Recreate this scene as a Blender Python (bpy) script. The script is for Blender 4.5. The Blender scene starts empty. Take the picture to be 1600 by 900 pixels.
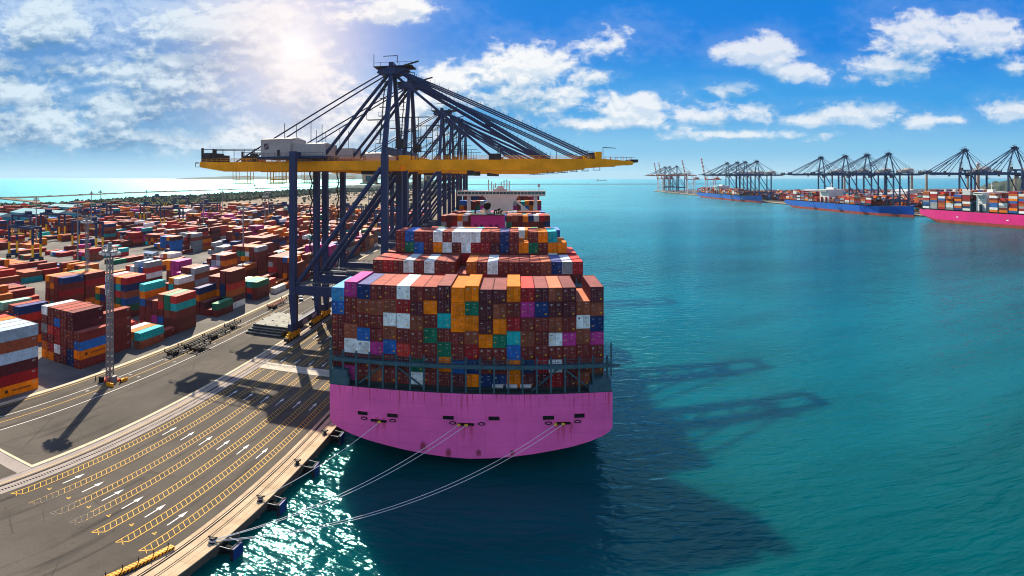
import bpy, math, random
from mathutils import Vector, Matrix

R = math.radians
PI = math.pi
scene = bpy.context.scene
scene.render.engine = 'CYCLES'
COL = scene.collection
rnd = random.Random(11)

# ------------------------------------------------------------------ camera
CAM_H = 56.0
SUN_AZ, SUN_EL = R(-27.0), R(41.5)          # azimuth from +Y towards +X
cam_d = bpy.data.cameras.new("camera")
cam_d.type = 'PANO'                          # the photograph is a stitched drone panorama
cset = cam_d
cset.panorama_type = 'EQUIRECTANGULAR'
cset.longitude_min, cset.longitude_max = -805.0 / 875.0, 795.0 / 875.0
cset.latitude_min, cset.latitude_max = -624.0 / 875.0, 276.0 / 875.0
cam_d.clip_start, cam_d.clip_end = 0.5, 80000.0
cam = bpy.data.objects.new("camera", cam_d)
cam.location = (0, 0, CAM_H)
cam.rotation_euler = (R(90), 0, 0)
COL.objects.link(cam)
scene.camera = cam

scene.view_settings.view_transform = 'Standard'
scene.view_settings.look = 'None'
scene.view_settings.exposure = 0.75
scene.view_settings.gamma = 1.0
scene.cycles.max_bounces = 6
scene.cycles.diffuse_bounces = 3
scene.cycles.glossy_bounces = 3
scene.cycles.transparent_max_bounces = 6
scene.cycles.volume_bounces = 0
scene.cycles.caustics_reflective = False
scene.cycles.caustics_refractive = False
scene.cycles.sample_clamp_indirect = 4.0
scene.cycles.use_denoising = True
scene.cycles.filter_width = 1.05

# ------------------------------------------------------------------ sun
sl = bpy.data.lights.new("sun", 'SUN')
sl.energy = 5.0
sl.angle = R(0.53)
sl.color = (1.0, 0.87, 0.67)
sun = bpy.data.objects.new("sun", sl)
sdir = Vector((math.sin(SUN_AZ) * math.cos(SUN_EL), math.cos(SUN_AZ) * math.cos(SUN_EL), math.sin(SUN_EL)))
sun.rotation_euler = sdir.to_track_quat('Z', 'Y').to_euler()
sun.location = sdir * 500
COL.objects.link(sun)


# ------------------------------------------------------------------ node helpers
class NT:
    def __init__(s, tree):
        s.t = tree

    def n(s, kind, **kw):
        x = s.t.nodes.new(kind)
        for k, v in kw.items():
            setattr(x, k, v)
        return x

    def put(s, sock, v):
        if v is None:
            return
        if hasattr(v, "is_linked") or hasattr(v, "links"):
            s.t.links.new(v, sock)
        else:
            sock.default_value = v

    def math(s, op, a, b=None, c=None, clamp=False):
        x = s.n('ShaderNodeMath', operation=op, use_clamp=clamp)
        for i, v in enumerate((a, b, c)):
            s.put(x.inputs[i], v)
        return x.outputs[0]

    def vec(s, op, a, b=None, c=None):
        x = s.n('ShaderNodeVectorMath', operation=op)
        for i, v in enumerate((a, b, c)):
            if v is not None:
                s.put(x.inputs[i], v)
        return x.outputs['Value'] if op in ('LENGTH', 'DOT_PRODUCT', 'DISTANCE') else x.outputs[0]

    def smooth(s, v, a, b, lo=0.0, hi=1.0):
        x = s.n('ShaderNodeMapRange', interpolation_type='SMOOTHSTEP')
        s.put(x.inputs[0], v)
        for i, q in enumerate((a, b, lo, hi)):
            s.put(x.inputs[i + 1], q)
        return x.outputs[0]

    def mix(s, f, a, b, blend='MIX'):
        x = s.n('ShaderNodeMix', data_type='RGBA', blend_type=blend)
        s.put(x.inputs[0], f)
        s.put(x.inputs[6], a)
        s.put(x.inputs[7], b)
        return x.outputs[2]

    def noise(s, vec, scale, detail=3.0, rough=0.5, dist=0.0, dim='3D'):
        x = s.n('ShaderNodeTexNoise', noise_dimensions=dim)
        if vec is not None:
            s.put(x.inputs['Vector'], vec)
        x.inputs['Scale'].default_value = scale
        x.inputs['Detail'].default_value = detail
        x.inputs['Roughness'].default_value = rough
        x.inputs['Distortion'].default_value = dist
        return x.outputs[0]


def c4(c):
    return (c[0], c[1], c[2], 1.0)


# ------------------------------------------------------------------ sky
SKY_STRENGTH = 0.10
world = bpy.data.worlds.new("World")
scene.world = world
world.use_nodes = True
wt = world.node_tree
wt.nodes.clear()
W = NT(wt)


def cloud_group():
    g = bpy.data.node_groups.new("cloud_field", 'ShaderNodeTree')
    g.interface.new_socket("P", in_out='INPUT', socket_type='NodeSocketVector')
    g.interface.new_socket("F", in_out='OUTPUT', socket_type='NodeSocketFloat')
    N = NT(g)
    gi = g.nodes.new('NodeGroupInput')
    go = g.nodes.new('NodeGroupOutput')
    p = gi.outputs[0]
    # cloud banks: centre and half size in milliradians of azimuth / elevation
    banks = [(-557, 153, 143, 66), (-371, 155, 103, 78), (-783, 192, 160, 30), (-829, 258, 194, 46), (-577, 272, 160, 32), (-857, 89, 137, 37), (-657, 62, 297, 27), (-400, 290, 137, 30), (-891, 146, 91, 27), (-234, 293, 80, 18), (-189, 302, 69, 14), (-440, 70, 160, 39), (-280, 81, 80, 50), (-703, 121, 91, 34),
             (-120, 172, 75, 40), (-20, 182, 75, 40), (60, 202, 70, 30), (0, 140, 150, 34), (-180, 120, 90, 40),
             (175, 234, 70, 27), (140, 178, 55, 18), (225, 128, 90, 26), (345, 108, 130, 24),
             (445, 224, 62, 22), (530, 186, 58, 17), (382, 156, 42, 14), (720, 238, 82, 40), (650, 196, 95, 20),
             (830, 262, 110, 36), (900, 195, 40, 18), (600, 112, 88, 17), (515, 100, 55, 13),
             (885, 124, 42, 22), (740, 98, 45, 11), (132, 92, 75, 14), (420, 75, 130, 12)]
    m = None
    for (a, e, ra, re) in banks:
        q = N.vec('MULTIPLY_ADD', p, (1000.0 / (ra * 1.18), 1000.0 / (re * 1.25), 0), (-a / (ra * 1.18), -e / (re * 1.25), 0))
        l = N.vec('LENGTH', q)
        if m is None:
            m = l
        else:
            m = N.math('SMOOTH_MIN', m, l, 0.3)
    ps = N.vec('MULTIPLY', p, (1.0, 1.45, 1.0))
    big = N.noise(ps, 5.0, 11.0, 0.56, 0.1)
    med = N.noise(ps, 32.0, 8.0, 0.60, 0.3)
    wisp = N.noise(N.vec('MULTIPLY', p, (0.6, 2.4, 1.0)), 20.0, 6.0, 0.62, 0.5)
    f = N.math('SUBTRACT', 1.0, m)
    f = N.math('ADD', f, N.math('MULTIPLY', N.math('SUBTRACT', big, 0.5), 4.0))
    f = N.math('ADD', f, N.math('MULTIPLY', N.math('SUBTRACT', med, 0.5), 1.7))
    f = N.math('ADD', f, N.math('MULTIPLY', N.math('SUBTRACT', wisp, 0.5), 0.7))
    g.links.new(f, go.inputs[0])
    return g


sky = W.n('ShaderNodeTexSky', sky_type='NISHITA')
sky.sun_disc = False
sky.sun_elevation = SUN_EL
sky.sun_rotation = SUN_AZ
sky.altitude = 30.0
sky.air_density = 1.0
sky.dust_density = 0.6
sky.ozone_density = 3.0
tc = W.n('ShaderNodeTexCoord')
dirn = W.vec('NORMALIZE', tc.outputs['Generated'])
sep = W.n('ShaderNodeSeparateXYZ')
W.put(sep.inputs[0], dirn)
az = W.math('ARCTAN2', sep.outputs[0], sep.outputs[1])
el = W.math('ARCSINE', sep.outputs[2])
comb = W.n('ShaderNodeCombineXYZ')
W.put(comb.inputs[0], az)
W.put(comb.inputs[1], el)
P = comb.outputs[0]
grp = cloud_group()


def field(off):
    x = W.n('ShaderNodeGroup')
    x.node_tree = grp
    W.put(x.inputs[0], W.vec('ADD', P, off))
    return x.outputs[0]


f0 = field((0, 0, 0))
f1 = field((0.012, 0.062, 0))
f2 = field((0.002, 0.010, 0))


def ramp(v, stops, kind='LINEAR'):
    x = W.n('ShaderNodeValToRGB')
    x.color_ramp.interpolation = kind
    els = x.color_ramp.elements
    while len(els) < len(stops):
        els.new(0.5)
    for e_, (p_, c_) in zip(els, stops):
        e_.position = p_
        e_.color = c4(c_)
    W.put(x.inputs[0], v)
    return x.outputs[0]


K = 6.0                                   # radiance units: K * SKY_STRENGTH * 2^exposure is about display white
clear = ramp(W.math('MULTIPLY', el, 1.0), [(0.0, (0.40, 0.68, 0.86)), (0.05, (0.20, 0.53, 0.82)), (0.13, (0.035, 0.34, 0.79)), (0.25, (0.0, 0.215, 0.74)), (0.9, (0.0, 0.16, 0.58))], 'EASE')
clear = W.mix(1.0, clear, (K, K, K, 1), 'MULTIPLY')
base = W.mix(0.975, sky.outputs[0], clear)
# paler air towards the sun's side of the sky
side = W.smooth(az, 0.05, -0.6)
base = W.mix(W.math('MULTIPLY', side, 0.22), base, (0.50 * K, 0.68 * K, 0.88 * K, 1))
# bright cumulus added out of view to fill shaded faces, thinned out overhead
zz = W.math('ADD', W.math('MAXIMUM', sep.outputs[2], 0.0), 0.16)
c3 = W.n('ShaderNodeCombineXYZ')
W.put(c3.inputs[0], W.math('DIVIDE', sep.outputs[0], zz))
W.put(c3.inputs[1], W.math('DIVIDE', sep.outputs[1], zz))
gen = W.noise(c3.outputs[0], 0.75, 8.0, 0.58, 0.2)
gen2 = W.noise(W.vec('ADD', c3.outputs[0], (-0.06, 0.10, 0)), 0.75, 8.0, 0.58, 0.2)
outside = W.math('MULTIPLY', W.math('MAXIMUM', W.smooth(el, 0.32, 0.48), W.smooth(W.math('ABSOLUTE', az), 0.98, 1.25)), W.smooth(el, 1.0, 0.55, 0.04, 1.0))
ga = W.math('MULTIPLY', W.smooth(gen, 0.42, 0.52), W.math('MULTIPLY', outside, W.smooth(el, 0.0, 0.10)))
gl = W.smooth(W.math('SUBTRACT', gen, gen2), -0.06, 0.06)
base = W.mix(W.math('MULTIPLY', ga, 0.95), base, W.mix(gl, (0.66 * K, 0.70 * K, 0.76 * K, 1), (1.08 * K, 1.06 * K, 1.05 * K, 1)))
veil = W.math('MULTIPLY', W.smooth(f0, -1.3, 0.2), W.smooth(az, -0.15, -0.6, 0.10, 0.60))
alpha = W.math('MULTIPLY', W.math('MAXIMUM', W.smooth(f0, -0.20, 0.62), veil), W.smooth(el, 0.008, 0.07))
relief = W.smooth(W.math('SUBTRACT', f0, f1), -0.55, 0.95)
lit = W.smooth(W.math('SUBTRACT', f0, f2), -0.30, 0.36)
lum = W.math('ADD', W.math('MULTIPLY', relief, 0.66), W.math('MULTIPLY', lit, 0.40), clamp=True)
dark = W.mix(W.smooth(az, -0.7, 0.2), (0.12 * K, 0.29 * K, 0.53 * K, 1), (0.20 * K, 0.46 * K, 0.74 * K, 1))
ccol = W.mix(lum, dark, W.mix(W.smooth(az, -0.7, -0.15), (0.70 * K, 0.83 * K, 0.93 * K, 1), (0.98 * K, 0.98 * K, 0.97 * K, 1)))
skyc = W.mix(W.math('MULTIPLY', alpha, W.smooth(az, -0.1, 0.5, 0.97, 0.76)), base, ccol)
# a warm white flare glow painted into the sky, well below the true sun
glow_d = W.vec('LENGTH', W.vec('MULTIPLY', W.vec('SUBTRACT', P, (-0.392, 0.232, 0)), (1.0, 0.92, 0)))
g1 = W.math('EXPONENT', W.math('MULTIPLY', glow_d, -26.0))
g2 = W.math('EXPONENT', W.math('MULTIPLY', W.math('MULTIPLY', glow_d, glow_d), -38.0))
skyc = W.mix(W.math('MULTIPLY', g2, 0.66), skyc, (1.03 * K, 0.85 * K, 0.86 * K, 1))
skyc = W.mix(g1, skyc, (1.15 * K, 1.10 * K, 1.06 * K, 1))
hz = W.math('MULTIPLY', W.math('EXPONENT', W.math('MULTIPLY', W.math('ABSOLUTE', el), -30.0)), 0.35)
skyc = W.mix(hz, skyc, (0.52 * K, 0.76 * K, 0.90 * K, 1))
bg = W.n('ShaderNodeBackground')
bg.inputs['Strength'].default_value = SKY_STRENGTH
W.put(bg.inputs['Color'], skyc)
wo = W.n('ShaderNodeOutputWorld')
wt.links.new(bg.outputs[0], wo.inputs[0])
world.cycles.sampling_method = 'MANUAL'
world.cycles.sample_map_resolution = 1024


# ------------------------------------------------------------------ mesh helpers
class MB:
    """collects boxes, beams and tubes; build() links them as one mesh object"""

    def __init__(s):
        s.v, s.f, s.m, s.p = [], [], [], []

    def add(s, vs, fs, m=0):
        o = len(s.v)
        s.p.append((o, len(s.f)))
        s.v.extend([tuple(x) for x in vs])
        for f in fs:
            s.f.append(tuple(i + o for i in f))
            s.m.append(m)
        return s

    def quad(s, a, b, c, d, m=0):
        return s.add([a, b, c, d], [(0, 1, 2, 3)], m)

    def box(s, x0, x1, y0, y1, z0, z1, m=0):
        return s.add([(x0, y0, z0), (x1, y0, z0), (x1, y1, z0), (x0, y1, z0),
                      (x0, y0, z1), (x1, y0, z1), (x1, y1, z1), (x0, y1, z1)],
                     [(3, 2, 1, 0), (4, 5, 6, 7), (0, 1, 5, 4), (1, 2, 6, 5), (2, 3, 7, 6), (3, 0, 4, 7)], m)

    def beam(s, p, q, w, h, m=0, w2=None, h2=None, up=None):
        p, q = Vector(p), Vector(q)
        d = (q - p).normalized()
        u = Vector(up) if up else (Vector((0, 0, 1)) if abs(d.z) < 0.9 else Vector((0, 1, 0)))
        a = d.cross(u).normalized()
        b = a.cross(d).normalized()
        w2 = w if w2 is None else w2
        h2 = h if h2 is None else h2
        vs = []
        for (c, ww, hh) in ((p, w, h), (q, w2, h2)):
            for (i, j) in ((-1, -1), (1, -1), (1, 1), (-1, 1)):
                vs.append(c + a * (i * ww / 2) + b * (j * hh / 2))
        return s.add(vs, [(0, 1, 2, 3), (7, 6, 5, 4), (0, 4, 5, 1), (1, 5, 6, 2), (2, 6, 7, 3), (3, 7, 4, 0)], m)

    def tube(s, p, q, r, n=8, m=0, r2=None, caps=True):
        p, q = Vector(p), Vector(q)
        d = (q - p).normalized()
        u = Vector((0, 0, 1)) if abs(d.z) < 0.9 else Vector((0, 1, 0))
        a = d.cross(u).normalized()
        b = a.cross(d).normalized()
        r2 = r if r2 is None else r2
        vs = []
        for (c, rr) in ((p, r), (q, r2)):
            for k in range(n):
                t = 2 * PI * k / n
                vs.append(c + a * (math.cos(t) * rr) + b * (math.sin(t) * rr))
        fs = [(k, n + k, n + (k + 1) % n, (k + 1) % n) for k in range(n)]
        if caps:
            fs += [tuple(range(n)), tuple(range(2 * n - 1, n - 1, -1))]
        return s.add(vs, fs, m)

    def path(s, pts, r, n=6, m=0):
        for a, b in zip(pts[:-1], pts[1:]):
            s.tube(a, b, r, n, m)
        return s

    def prism(s, poly, z0, z1, m=0):
        n = len(poly)
        vs = [(x, y, z0) for x, y in poly] + [(x, y, z1) for x, y in poly]
        fs = [tuple(range(n - 1, -1, -1)), tuple(range(n, 2 * n))]
        fs += [(k, (k + 1) % n, n + (k + 1) % n, n + k) for k in range(n)]
        return s.add(vs, fs, m)

    def sheet(s, poly, z, m=0):
        return s.add([(x, y, z) for x, y in poly], [tuple(range(len(poly)))], m)

    def mesh(s, name, mats):
        me = bpy.data.meshes.new(name)
        me.from_pydata(s.v, [], s.f)
        for x in (mats if isinstance(mats, (list, tuple)) else [mats]):
            me.materials.append(x)
        if any(s.m):
            me.polygons.foreach_set('material_index', s.m)
        me.update()
        return me

    def build_each(s, name, mats, parent=None):
        """every add() call as a part of its own"""
        out = []
        ends = s.p[1:] + [(len(s.v), len(s.f))]
        for (v0, f0), (v1, f1) in zip(s.p, ends):
            q = MB()
            q.v = s.v[v0:v1]
            q.f = [tuple(i - v0 for i in f) for f in s.f[f0:f1]]
            q.m = s.m[f0:f1]
            out.append(q.build(name, mats, parent))
        return out

    def build(s, name, mats, parent=None, loc=None, smooth=False):
        me = s.mesh(name, mats)
        if smooth:
            me.polygons.foreach_set('use_smooth', [True] * len(me.polygons))
        return put(name, me, parent, loc)


def put(name, me, parent=None, loc=None):
    o = bpy.data.objects.new(name, me)
    COL.objects.link(o)
    if parent is not None:
        o.parent = parent
    if loc is not None:
        o.location = loc
    return o


def tag(o, label=None, cat=None, group=None, kind=None):
    if label: o['label'] = label
    if cat: o['category'] = cat
    if group: o['group'] = group
    if kind: o['kind'] = kind
    return o


def thing(name, label, cat, loc=(0, 0, 0), rz=0.0, group=None):
    o = bpy.data.objects.new(name, None)
    o.empty_display_size = 1.0
    COL.objects.link(o)
    o.location = loc
    o.rotation_euler = (0, 0, rz)
    return tag(o, label, cat, group)


def copy_tree(root, loc=None, rz=None, label=None, group=None, swap=None, skip=()):
    """a thing with copies of its parts and sub-parts (mesh data shared); swap maps material -> material"""
    def cp(o, parent):
        c = o.copy()
        COL.objects.link(c)
        if parent is not None:
            c.parent = parent
        if swap and c.type == 'MESH':
            for k, sl_ in enumerate(c.material_slots):
                if sl_.material and sl_.material.name in swap:
                    new = swap[sl_.material.name]
                    sl_.link = 'OBJECT'
                    sl_.material = new
        for ch in KIDS.get(o.name, []):
            if ch.name.split('.')[0] not in skip:
                cp(ch, c)
        return c
    KIDS = {}
    stack = [root]
    while stack:
        o = stack.pop()
        ks = list(o.children)
        KIDS[o.name] = ks
        stack.extend(ks)
    r = cp(root, None)
    if loc is not None: r.location = loc
    if rz is not None: r.rotation_euler = (0, 0, rz)
    if label: r['label'] = label
    if group: r['group'] = group
    return r


# ------------------------------------------------------------------ materials
MATS = {}


def paint(name, col, rough=0.55, metal=0.0, dirt=0.25, scale=0.6, rust=0.0, rnd_amt=0.0, bump=0.0, spec=0.22, rustcol=(0.16, 0.045, 0.015)):
    if name in MATS:
        return MATS[name]
    m = bpy.data.materials.new(name)
    m.use_nodes = True
    t = m.node_tree
    N = NT(t)
    b = t.nodes['Principled BSDF']
    b.inputs['Roughness'].default_value = rough
    b.inputs['Metallic'].default_value = metal
    b.inputs['Specular IOR Level'].default_value = spec
    tcn = N.n('ShaderNodeTexCoord')
    oi = N.n('ShaderNodeObjectInfo')
    v = N.vec('ADD', tcn.outputs['Object'], N.vec('SCALE', oi.outputs['Location'], None))
    n1 = N.noise(v, scale, 5.0, 0.62)
    k = N.smooth(n1, 0.25, 0.75, 1.0 - dirt, 1.0 + dirt * 0.4)
    if rnd_amt:
        k = N.math('MULTIPLY', k, N.smooth(oi.outputs['Random'], 0, 1, 1.0 - rnd_amt, 1.0 + rnd_amt))
    g = N.n('ShaderNodeCombineColor')
    for i in range(3):
        N.put(g.inputs[i], k)
    cc = N.mix(1.0, c4(col), g.outputs[0], 'MULTIPLY')
    if rust:
        n2 = N.noise(N.vec('MULTIPLY', v, (1.0, 1.0, 0.25)), scale * 2.6, 6.0, 0.7)
        cc = N.mix(N.smooth(n2, 0.66 - rust * 0.15, 0.78), cc, c4(rustcol))
    t.links.new(cc, b.inputs['Base Color'])
    if bump:
        bn = N.n('ShaderNodeBump')
        bn.inputs['Strength'].default_value = bump
        bn.inputs['Distance'].default_value = 0.05
        t.links.new(N.noise(v, scale * 8, 3.0), bn.inputs['Height'])
        t.links.new(bn.outputs[0], b.inputs['Normal'])
    MATS[name] = m
    return m

# ------------------------------------------------------------------ ground materials
def ground_mat(name, c1, c2, scale, streak=0.0, rough=0.9, joints=0.0, speck=0.12):
    m = bpy.data.materials.new(name)
    m.use_nodes = True
    t = m.node_tree
    N = NT(t)
    b = t.nodes['Principled BSDF']
    b.inputs['Roughness'].default_value = rough
    b.inputs['Specular IOR Level'].default_value = 0.25
    p = N.n('ShaderNodeNewGeometry').outputs['Position']
    n1 = N.noise(p, scale, 6.0, 0.6)
    cc = N.mix(N.smooth(n1, 0.3, 0.7), c4(c1), c4(c2))
    if streak:
        s1 = N.noise(N.vec('MULTIPLY', p, (1.0, 0.035, 1.0)), 0.9, 4.0, 0.6)
        cc = N.mix(N.math('MULTIPLY', N.smooth(s1, 0.52, 0.75), streak), cc, (0.012, 0.012, 0.013, 1))
        s2 = N.noise(N.vec('ADD', N.vec('MULTIPLY', p, (1.0, 0.4, 1.0)), (31, 7, 0)), 0.12, 5.0, 0.62)
        cc = N.mix(N.math('MULTIPLY', N.smooth(s2, 0.55, 0.7), streak * 0.6), cc, (0.02, 0.019, 0.018, 1))
    if streak:
        vo = N.n('ShaderNodeTexVoronoi', feature='DISTANCE_TO_EDGE')
        vo.inputs['Scale'].default_value = 0.085
        N.put(vo.inputs['Vector'], N.vec('ADD', p, N.vec('SCALE', N.n('ShaderNodeTexNoise').outputs[1], None)))
        crack = N.math('MULTIPLY', N.math('LESS_THAN', vo.outputs[0], 0.006), N.smooth(N.noise(p, 0.05, 2.0), 0.48, 0.6))
        cc = N.mix(N.math('MULTIPLY', crack, 0.55), cc, (0.02, 0.018, 0.016, 1))
        oil = N.smooth(N.noise(p, 0.55, 4.0, 0.55), 0.66, 0.74)
        cc = N.mix(N.math('MULTIPLY', oil, 0.5), cc, (0.03, 0.027, 0.025, 1))
        pv_ = N.n('ShaderNodeTexVoronoi', feature='F1', distance='CHEBYCHEV')
        pv_.inputs['Scale'].default_value = 0.045
        N.put(pv_.inputs['Vector'], N.vec('MULTIPLY', p, (1.0, 0.5, 0.0)))
        sc_ = N.n('ShaderNodeSeparateColor')
        N.put(sc_.inputs[0], pv_.outputs['Color'])
        cc = N.mix(N.math('MULTIPLY', N.math('GREATER_THAN', sc_.outputs[0], 0.80), 0.22), cc, (0.05, 0.046, 0.042, 1))
    n3 = N.noise(p, 5.0, 2.0, 0.7)
    k = N.smooth(n3, 0.2, 0.8, 1.0 - speck, 1.0 + speck)
    g = N.n('ShaderNodeCombineColor')
    for i in range(3):
        N.put(g.inputs[i], k)
    cc = N.mix(1.0, cc, g.outputs[0], 'MULTIPLY')
    if joints:
        sp = N.n('ShaderNodeSeparateXYZ')
        N.put(sp.inputs[0], p)
        jj = None
        for ax, per in ((0, 6.0), (1, 6.0)):
            fr = N.math('FRACT', N.math('DIVIDE', sp.outputs[ax], per))
            j = N.math('LESS_THAN', fr, joints / per)
            jj = j if jj is None else N.math('MAXIMUM', jj, j)
        cc = N.mix(N.math('MULTIPLY', jj, 0.5), cc, (0.03, 0.03, 0.03, 1))
    t.links.new(cc, b.inputs['Base Color'])
    return m


def road_paint(name, col, under=(0.075, 0.066, 0.06), wear=0.45):
    m = bpy.data.materials.new(name)
    m.use_nodes = True
    t = m.node_tree
    N = NT(t)
    b = t.nodes['Principled BSDF']
    b.inputs['Roughness'].default_value = 0.7
    p = N.n('ShaderNodeNewGeometry').outputs['Position']
    n1 = N.noise(p, 2.4, 5.0, 0.7)
    n2 = N.noise(p, 0.10, 2.0, 0.5)
    sx = N.n('ShaderNodeSeparateXYZ')
    N.put(sx.inputs[0], p)
    # more wear where trucks turn in at the lane mouths
    mouth = N.math('MULTIPLY', N.smooth(sx.outputs[1], 72.0, 52.0), N.smooth(N.math('ABSOLUTE', N.math('ADD', sx.outputs[0], 56.0)), 8.0, 4.0))
    v_ = N.math('SUBTRACT', N.math('ADD', n1, N.math('MULTIPLY', N.math('SUBTRACT', n2, 0.5), 0.35)), N.math('MULTIPLY', mouth, 0.16 if wear > 0.3 else 0.05))
    f = N.smooth(v_, wear, wear + 0.14)
    t.links.new(N.mix(f, c4(under), c4(col)), b.inputs['Base Color'])
    return m


ASPHALT = ground_mat("asphalt", (0.068, 0.059, 0.050), (0.108, 0.093, 0.077), 0.05, streak=0.62)
YARD = ground_mat("yard_concrete", (0.105, 0.10, 0.095), (0.22, 0.20, 0.175), 0.035, streak=0.3, joints=0.12)
CONC = ground_mat("sandy_concrete", (0.42, 0.31, 0.20), (0.54, 0.42, 0.28), 0.25, joints=0.05, speck=0.1)
PAVE = ground_mat("pink_grey_paving", (0.29, 0.25, 0.225), (0.36, 0.31, 0.28), 0.2, joints=0.04)
KERB = ground_mat("pale_kerb_concrete", (0.52, 0.44, 0.30), (0.64, 0.55, 0.40), 0.4)
BAND = ground_mat("pale_band_concrete", (0.42, 0.38, 0.31), (0.58, 0.52, 0.44), 0.3)
DIRT = ground_mat("dry_dirt", (0.085, 0.06, 0.04), (0.27, 0.20, 0.135), 0.012, speck=0.25)
SAND = ground_mat("sand_spit_soil", (0.13, 0.09, 0.06), (0.20, 0.15, 0.10), 0.02)
QWALL = ground_mat("quay_wall_concrete", (0.10, 0.10, 0.095), (0.17, 0.16, 0.145), 0.5)
DARK = paint("dark_recess", (0.012, 0.013, 0.015), rough=0.9, dirt=0.1)
YLINE = road_paint("yellow_road_paint", (0.62, 0.34, 0.012), wear=0.27)
YWORN = road_paint("worn_yellow_road_paint", (0.58, 0.31, 0.015), wear=0.32)
WLINE = road_paint("white_road_paint", (0.74, 0.72, 0.68), wear=0.25)
STEEL = paint("rail_steel", (0.10, 0.075, 0.06), rough=0.45, metal=0.6, dirt=0.4)

# ------------------------------------------------------------------ water
wm = bpy.data.materials.new("sea_water")
wm.use_nodes = True
t = wm.node_tree
N = NT(t)
b = t.nodes['Principled BSDF']
p = N.n('ShaderNodeNewGeometry').outputs['Position']
big = N.noise(N.vec('MULTIPLY', p, (0.5, 1.0, 0)), 0.006, 4.0, 0.55)
mid = N.noise(N.vec('MULTIPLY', p, (0.7, 1.3, 0)), 0.05, 4.0, 0.6)
cc = N.mix(N.smooth(big, 0.35, 0.65), (0.0002, 0.047, 0.053, 1), (0.0003, 0.115, 0.146, 1))
cc = N.mix(N.math('MULTIPLY', N.smooth(mid, 0.45, 0.75), 0.35), cc, (0.0004, 0.034, 0.046, 1))
rot = N.n('ShaderNodeMapping')
rot.inputs['Rotation'].default_value = (0, 0, R(14))
N.put(rot.inputs['Vector'], p)
q = rot.outputs[0]
h1 = N.noise(N.vec('MULTIPLY', q, (0.5, 1.0, 0)), 0.42, 2.0, 0.5, 0.4)
h2 = N.noise(N.vec('MULTIPLY', q, (0.6, 1.0, 0)), 1.4, 2.0, 0.5, 0.4)
h3 = N.noise(N.vec('MULTIPLY', q, (0.8, 1.0, 0)), 4.0, 1.0, 0.5)
hh = N.math('ADD', N.math('MULTIPLY', h1, 1.15), N.math('ADD', N.math('MULTIPLY', h2, 0.24), N.math('MULTIPLY', h3, 0.03)))
gust = N.noise(N.vec('MULTIPLY', p, (0.4, 1.0, 0)), 0.018, 3.0, 0.6)
hh = N.math('MULTIPLY', hh, N.smooth(gust, 0.3, 0.7, 0.75, 1.15))
bn = N.n('ShaderNodeBump')
bn.inputs['Strength'].default_value = 1.0
bn.inputs['Distance'].default_value = 0.42
t.links.new(hh, bn.inputs['Height'])
t.nodes.remove(b)
df = N.n('ShaderNodeSubsurfaceScattering', falloff='BURLEY')          # turbid harbour water: light spreads a few metres
df.inputs['Scale'].default_value = 1.0
df.inputs['Radius'].default_value = (4.0, 10.0, 12.0)
gs = N.n('ShaderNodeBsdfGlossy')
# unresolved wavelets widen the mirror lobe over open water
N.put(gs.inputs['Roughness'], N.smooth(N.vec('LENGTH', p), 130.0, 1100.0, 0.08, 0.27))
gs.inputs['Color'].default_value = (0.42, 0.97, 1.0, 1)
fr = N.n('ShaderNodeFresnel')
fr.inputs['IOR'].default_value = 1.33
mx = N.n('ShaderNodeMixShader')
t.links.new(cc, df.inputs['Color'])
for x_ in (df, gs, fr):
    t.links.new(bn.outputs[0], x_.inputs['Normal'])
N.put(mx.inputs[0], N.math('MINIMUM', fr.outputs[0], 0.80))
t.links.new(df.outputs[0], mx.inputs[1])
t.links.new(gs.outputs[0], mx.inputs[2])
t.links.new(mx.outputs[0], t.nodes['Material Output'].inputs['Surface'])

FAR = 14000.0
mb = MB()
mb.quad((-FAR, -FAR, 0), (FAR, -FAR, 0), (FAR, FAR, 0), (-FAR, FAR, 0))
tag(mb.build("sea", wm), kind='structure')

# ------------------------------------------------------------------ land and quay
Q = 2.5
land_poly = [(-98, -160), (-98, 471), (-62, 478), (-185, 1925), (-330, 2400), (-545, 2270), (-720, 2100), (-745, 1500), (-750, 900),
             (-742, 775), (-690, 640), (-655, 570), (-735, 555), (-1150, 330), (-1150, -160)]
mb = MB()
mb.prism(land_poly, -3.0, 2.42)
tag(mb.build("ground", DIRT), kind='structure')
mb = MB()
mb.sheet([(-99.5, -160), (-99.5, 470), (-120, 700), (-300, 770), (-560, 760), (-640, 560), (-640, -160)], 2.46)
tag(mb.build("yard_pavement", YARD), kind='structure')
mb = MB()
mb.prism([(-1500, 905), (-1120, 845), (-960, 800), (-850, 752), (-838, 770), (-960, 830), (-1120, 880), (-1480, 960)], -2.0, 1.6)
tag(mb.build("sand_spit", SAND), kind='structure')

deck = MB()
deck.box(-99.3, -35.0, -160, 470, 1.0, Q, 0)
deck.box(-60, -36.3, -160, 469, -3.0, 0.99, 1)
for k in range(54):                                    # piles under the deck edge
    y = -60 + k * 6.0
    deck.tube((-35.8, y, -2.0), (-35.8, y, 0.985), 0.45, 8, 1)
quay = tag(deck.build("quay_deck", [ASPHALT, QWALL]), kind='structure')

S1, S2, S3 = Q + 0.004, Q + 0.008, Q + 0.012


def strip(name, mat, rects, z, kind=None):
    m_ = MB()
    for (x0, x1, y0, y1) in rects:
        m_.quad((x0, y0, z), (x1, y0, z), (x1, y1, z), (x0, y1, z))
    return m_.build_each(name, mat, quay)


strip("concrete_apron", CONC, [(-39.35, -35.02, -160, 469)], S1)
m_ = MB()
m_.box(-35.45, -35.0, -160, 469.5, Q + 0.006, Q + 0.20)
m_.build("cope_edge", CONC, quay)
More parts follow.
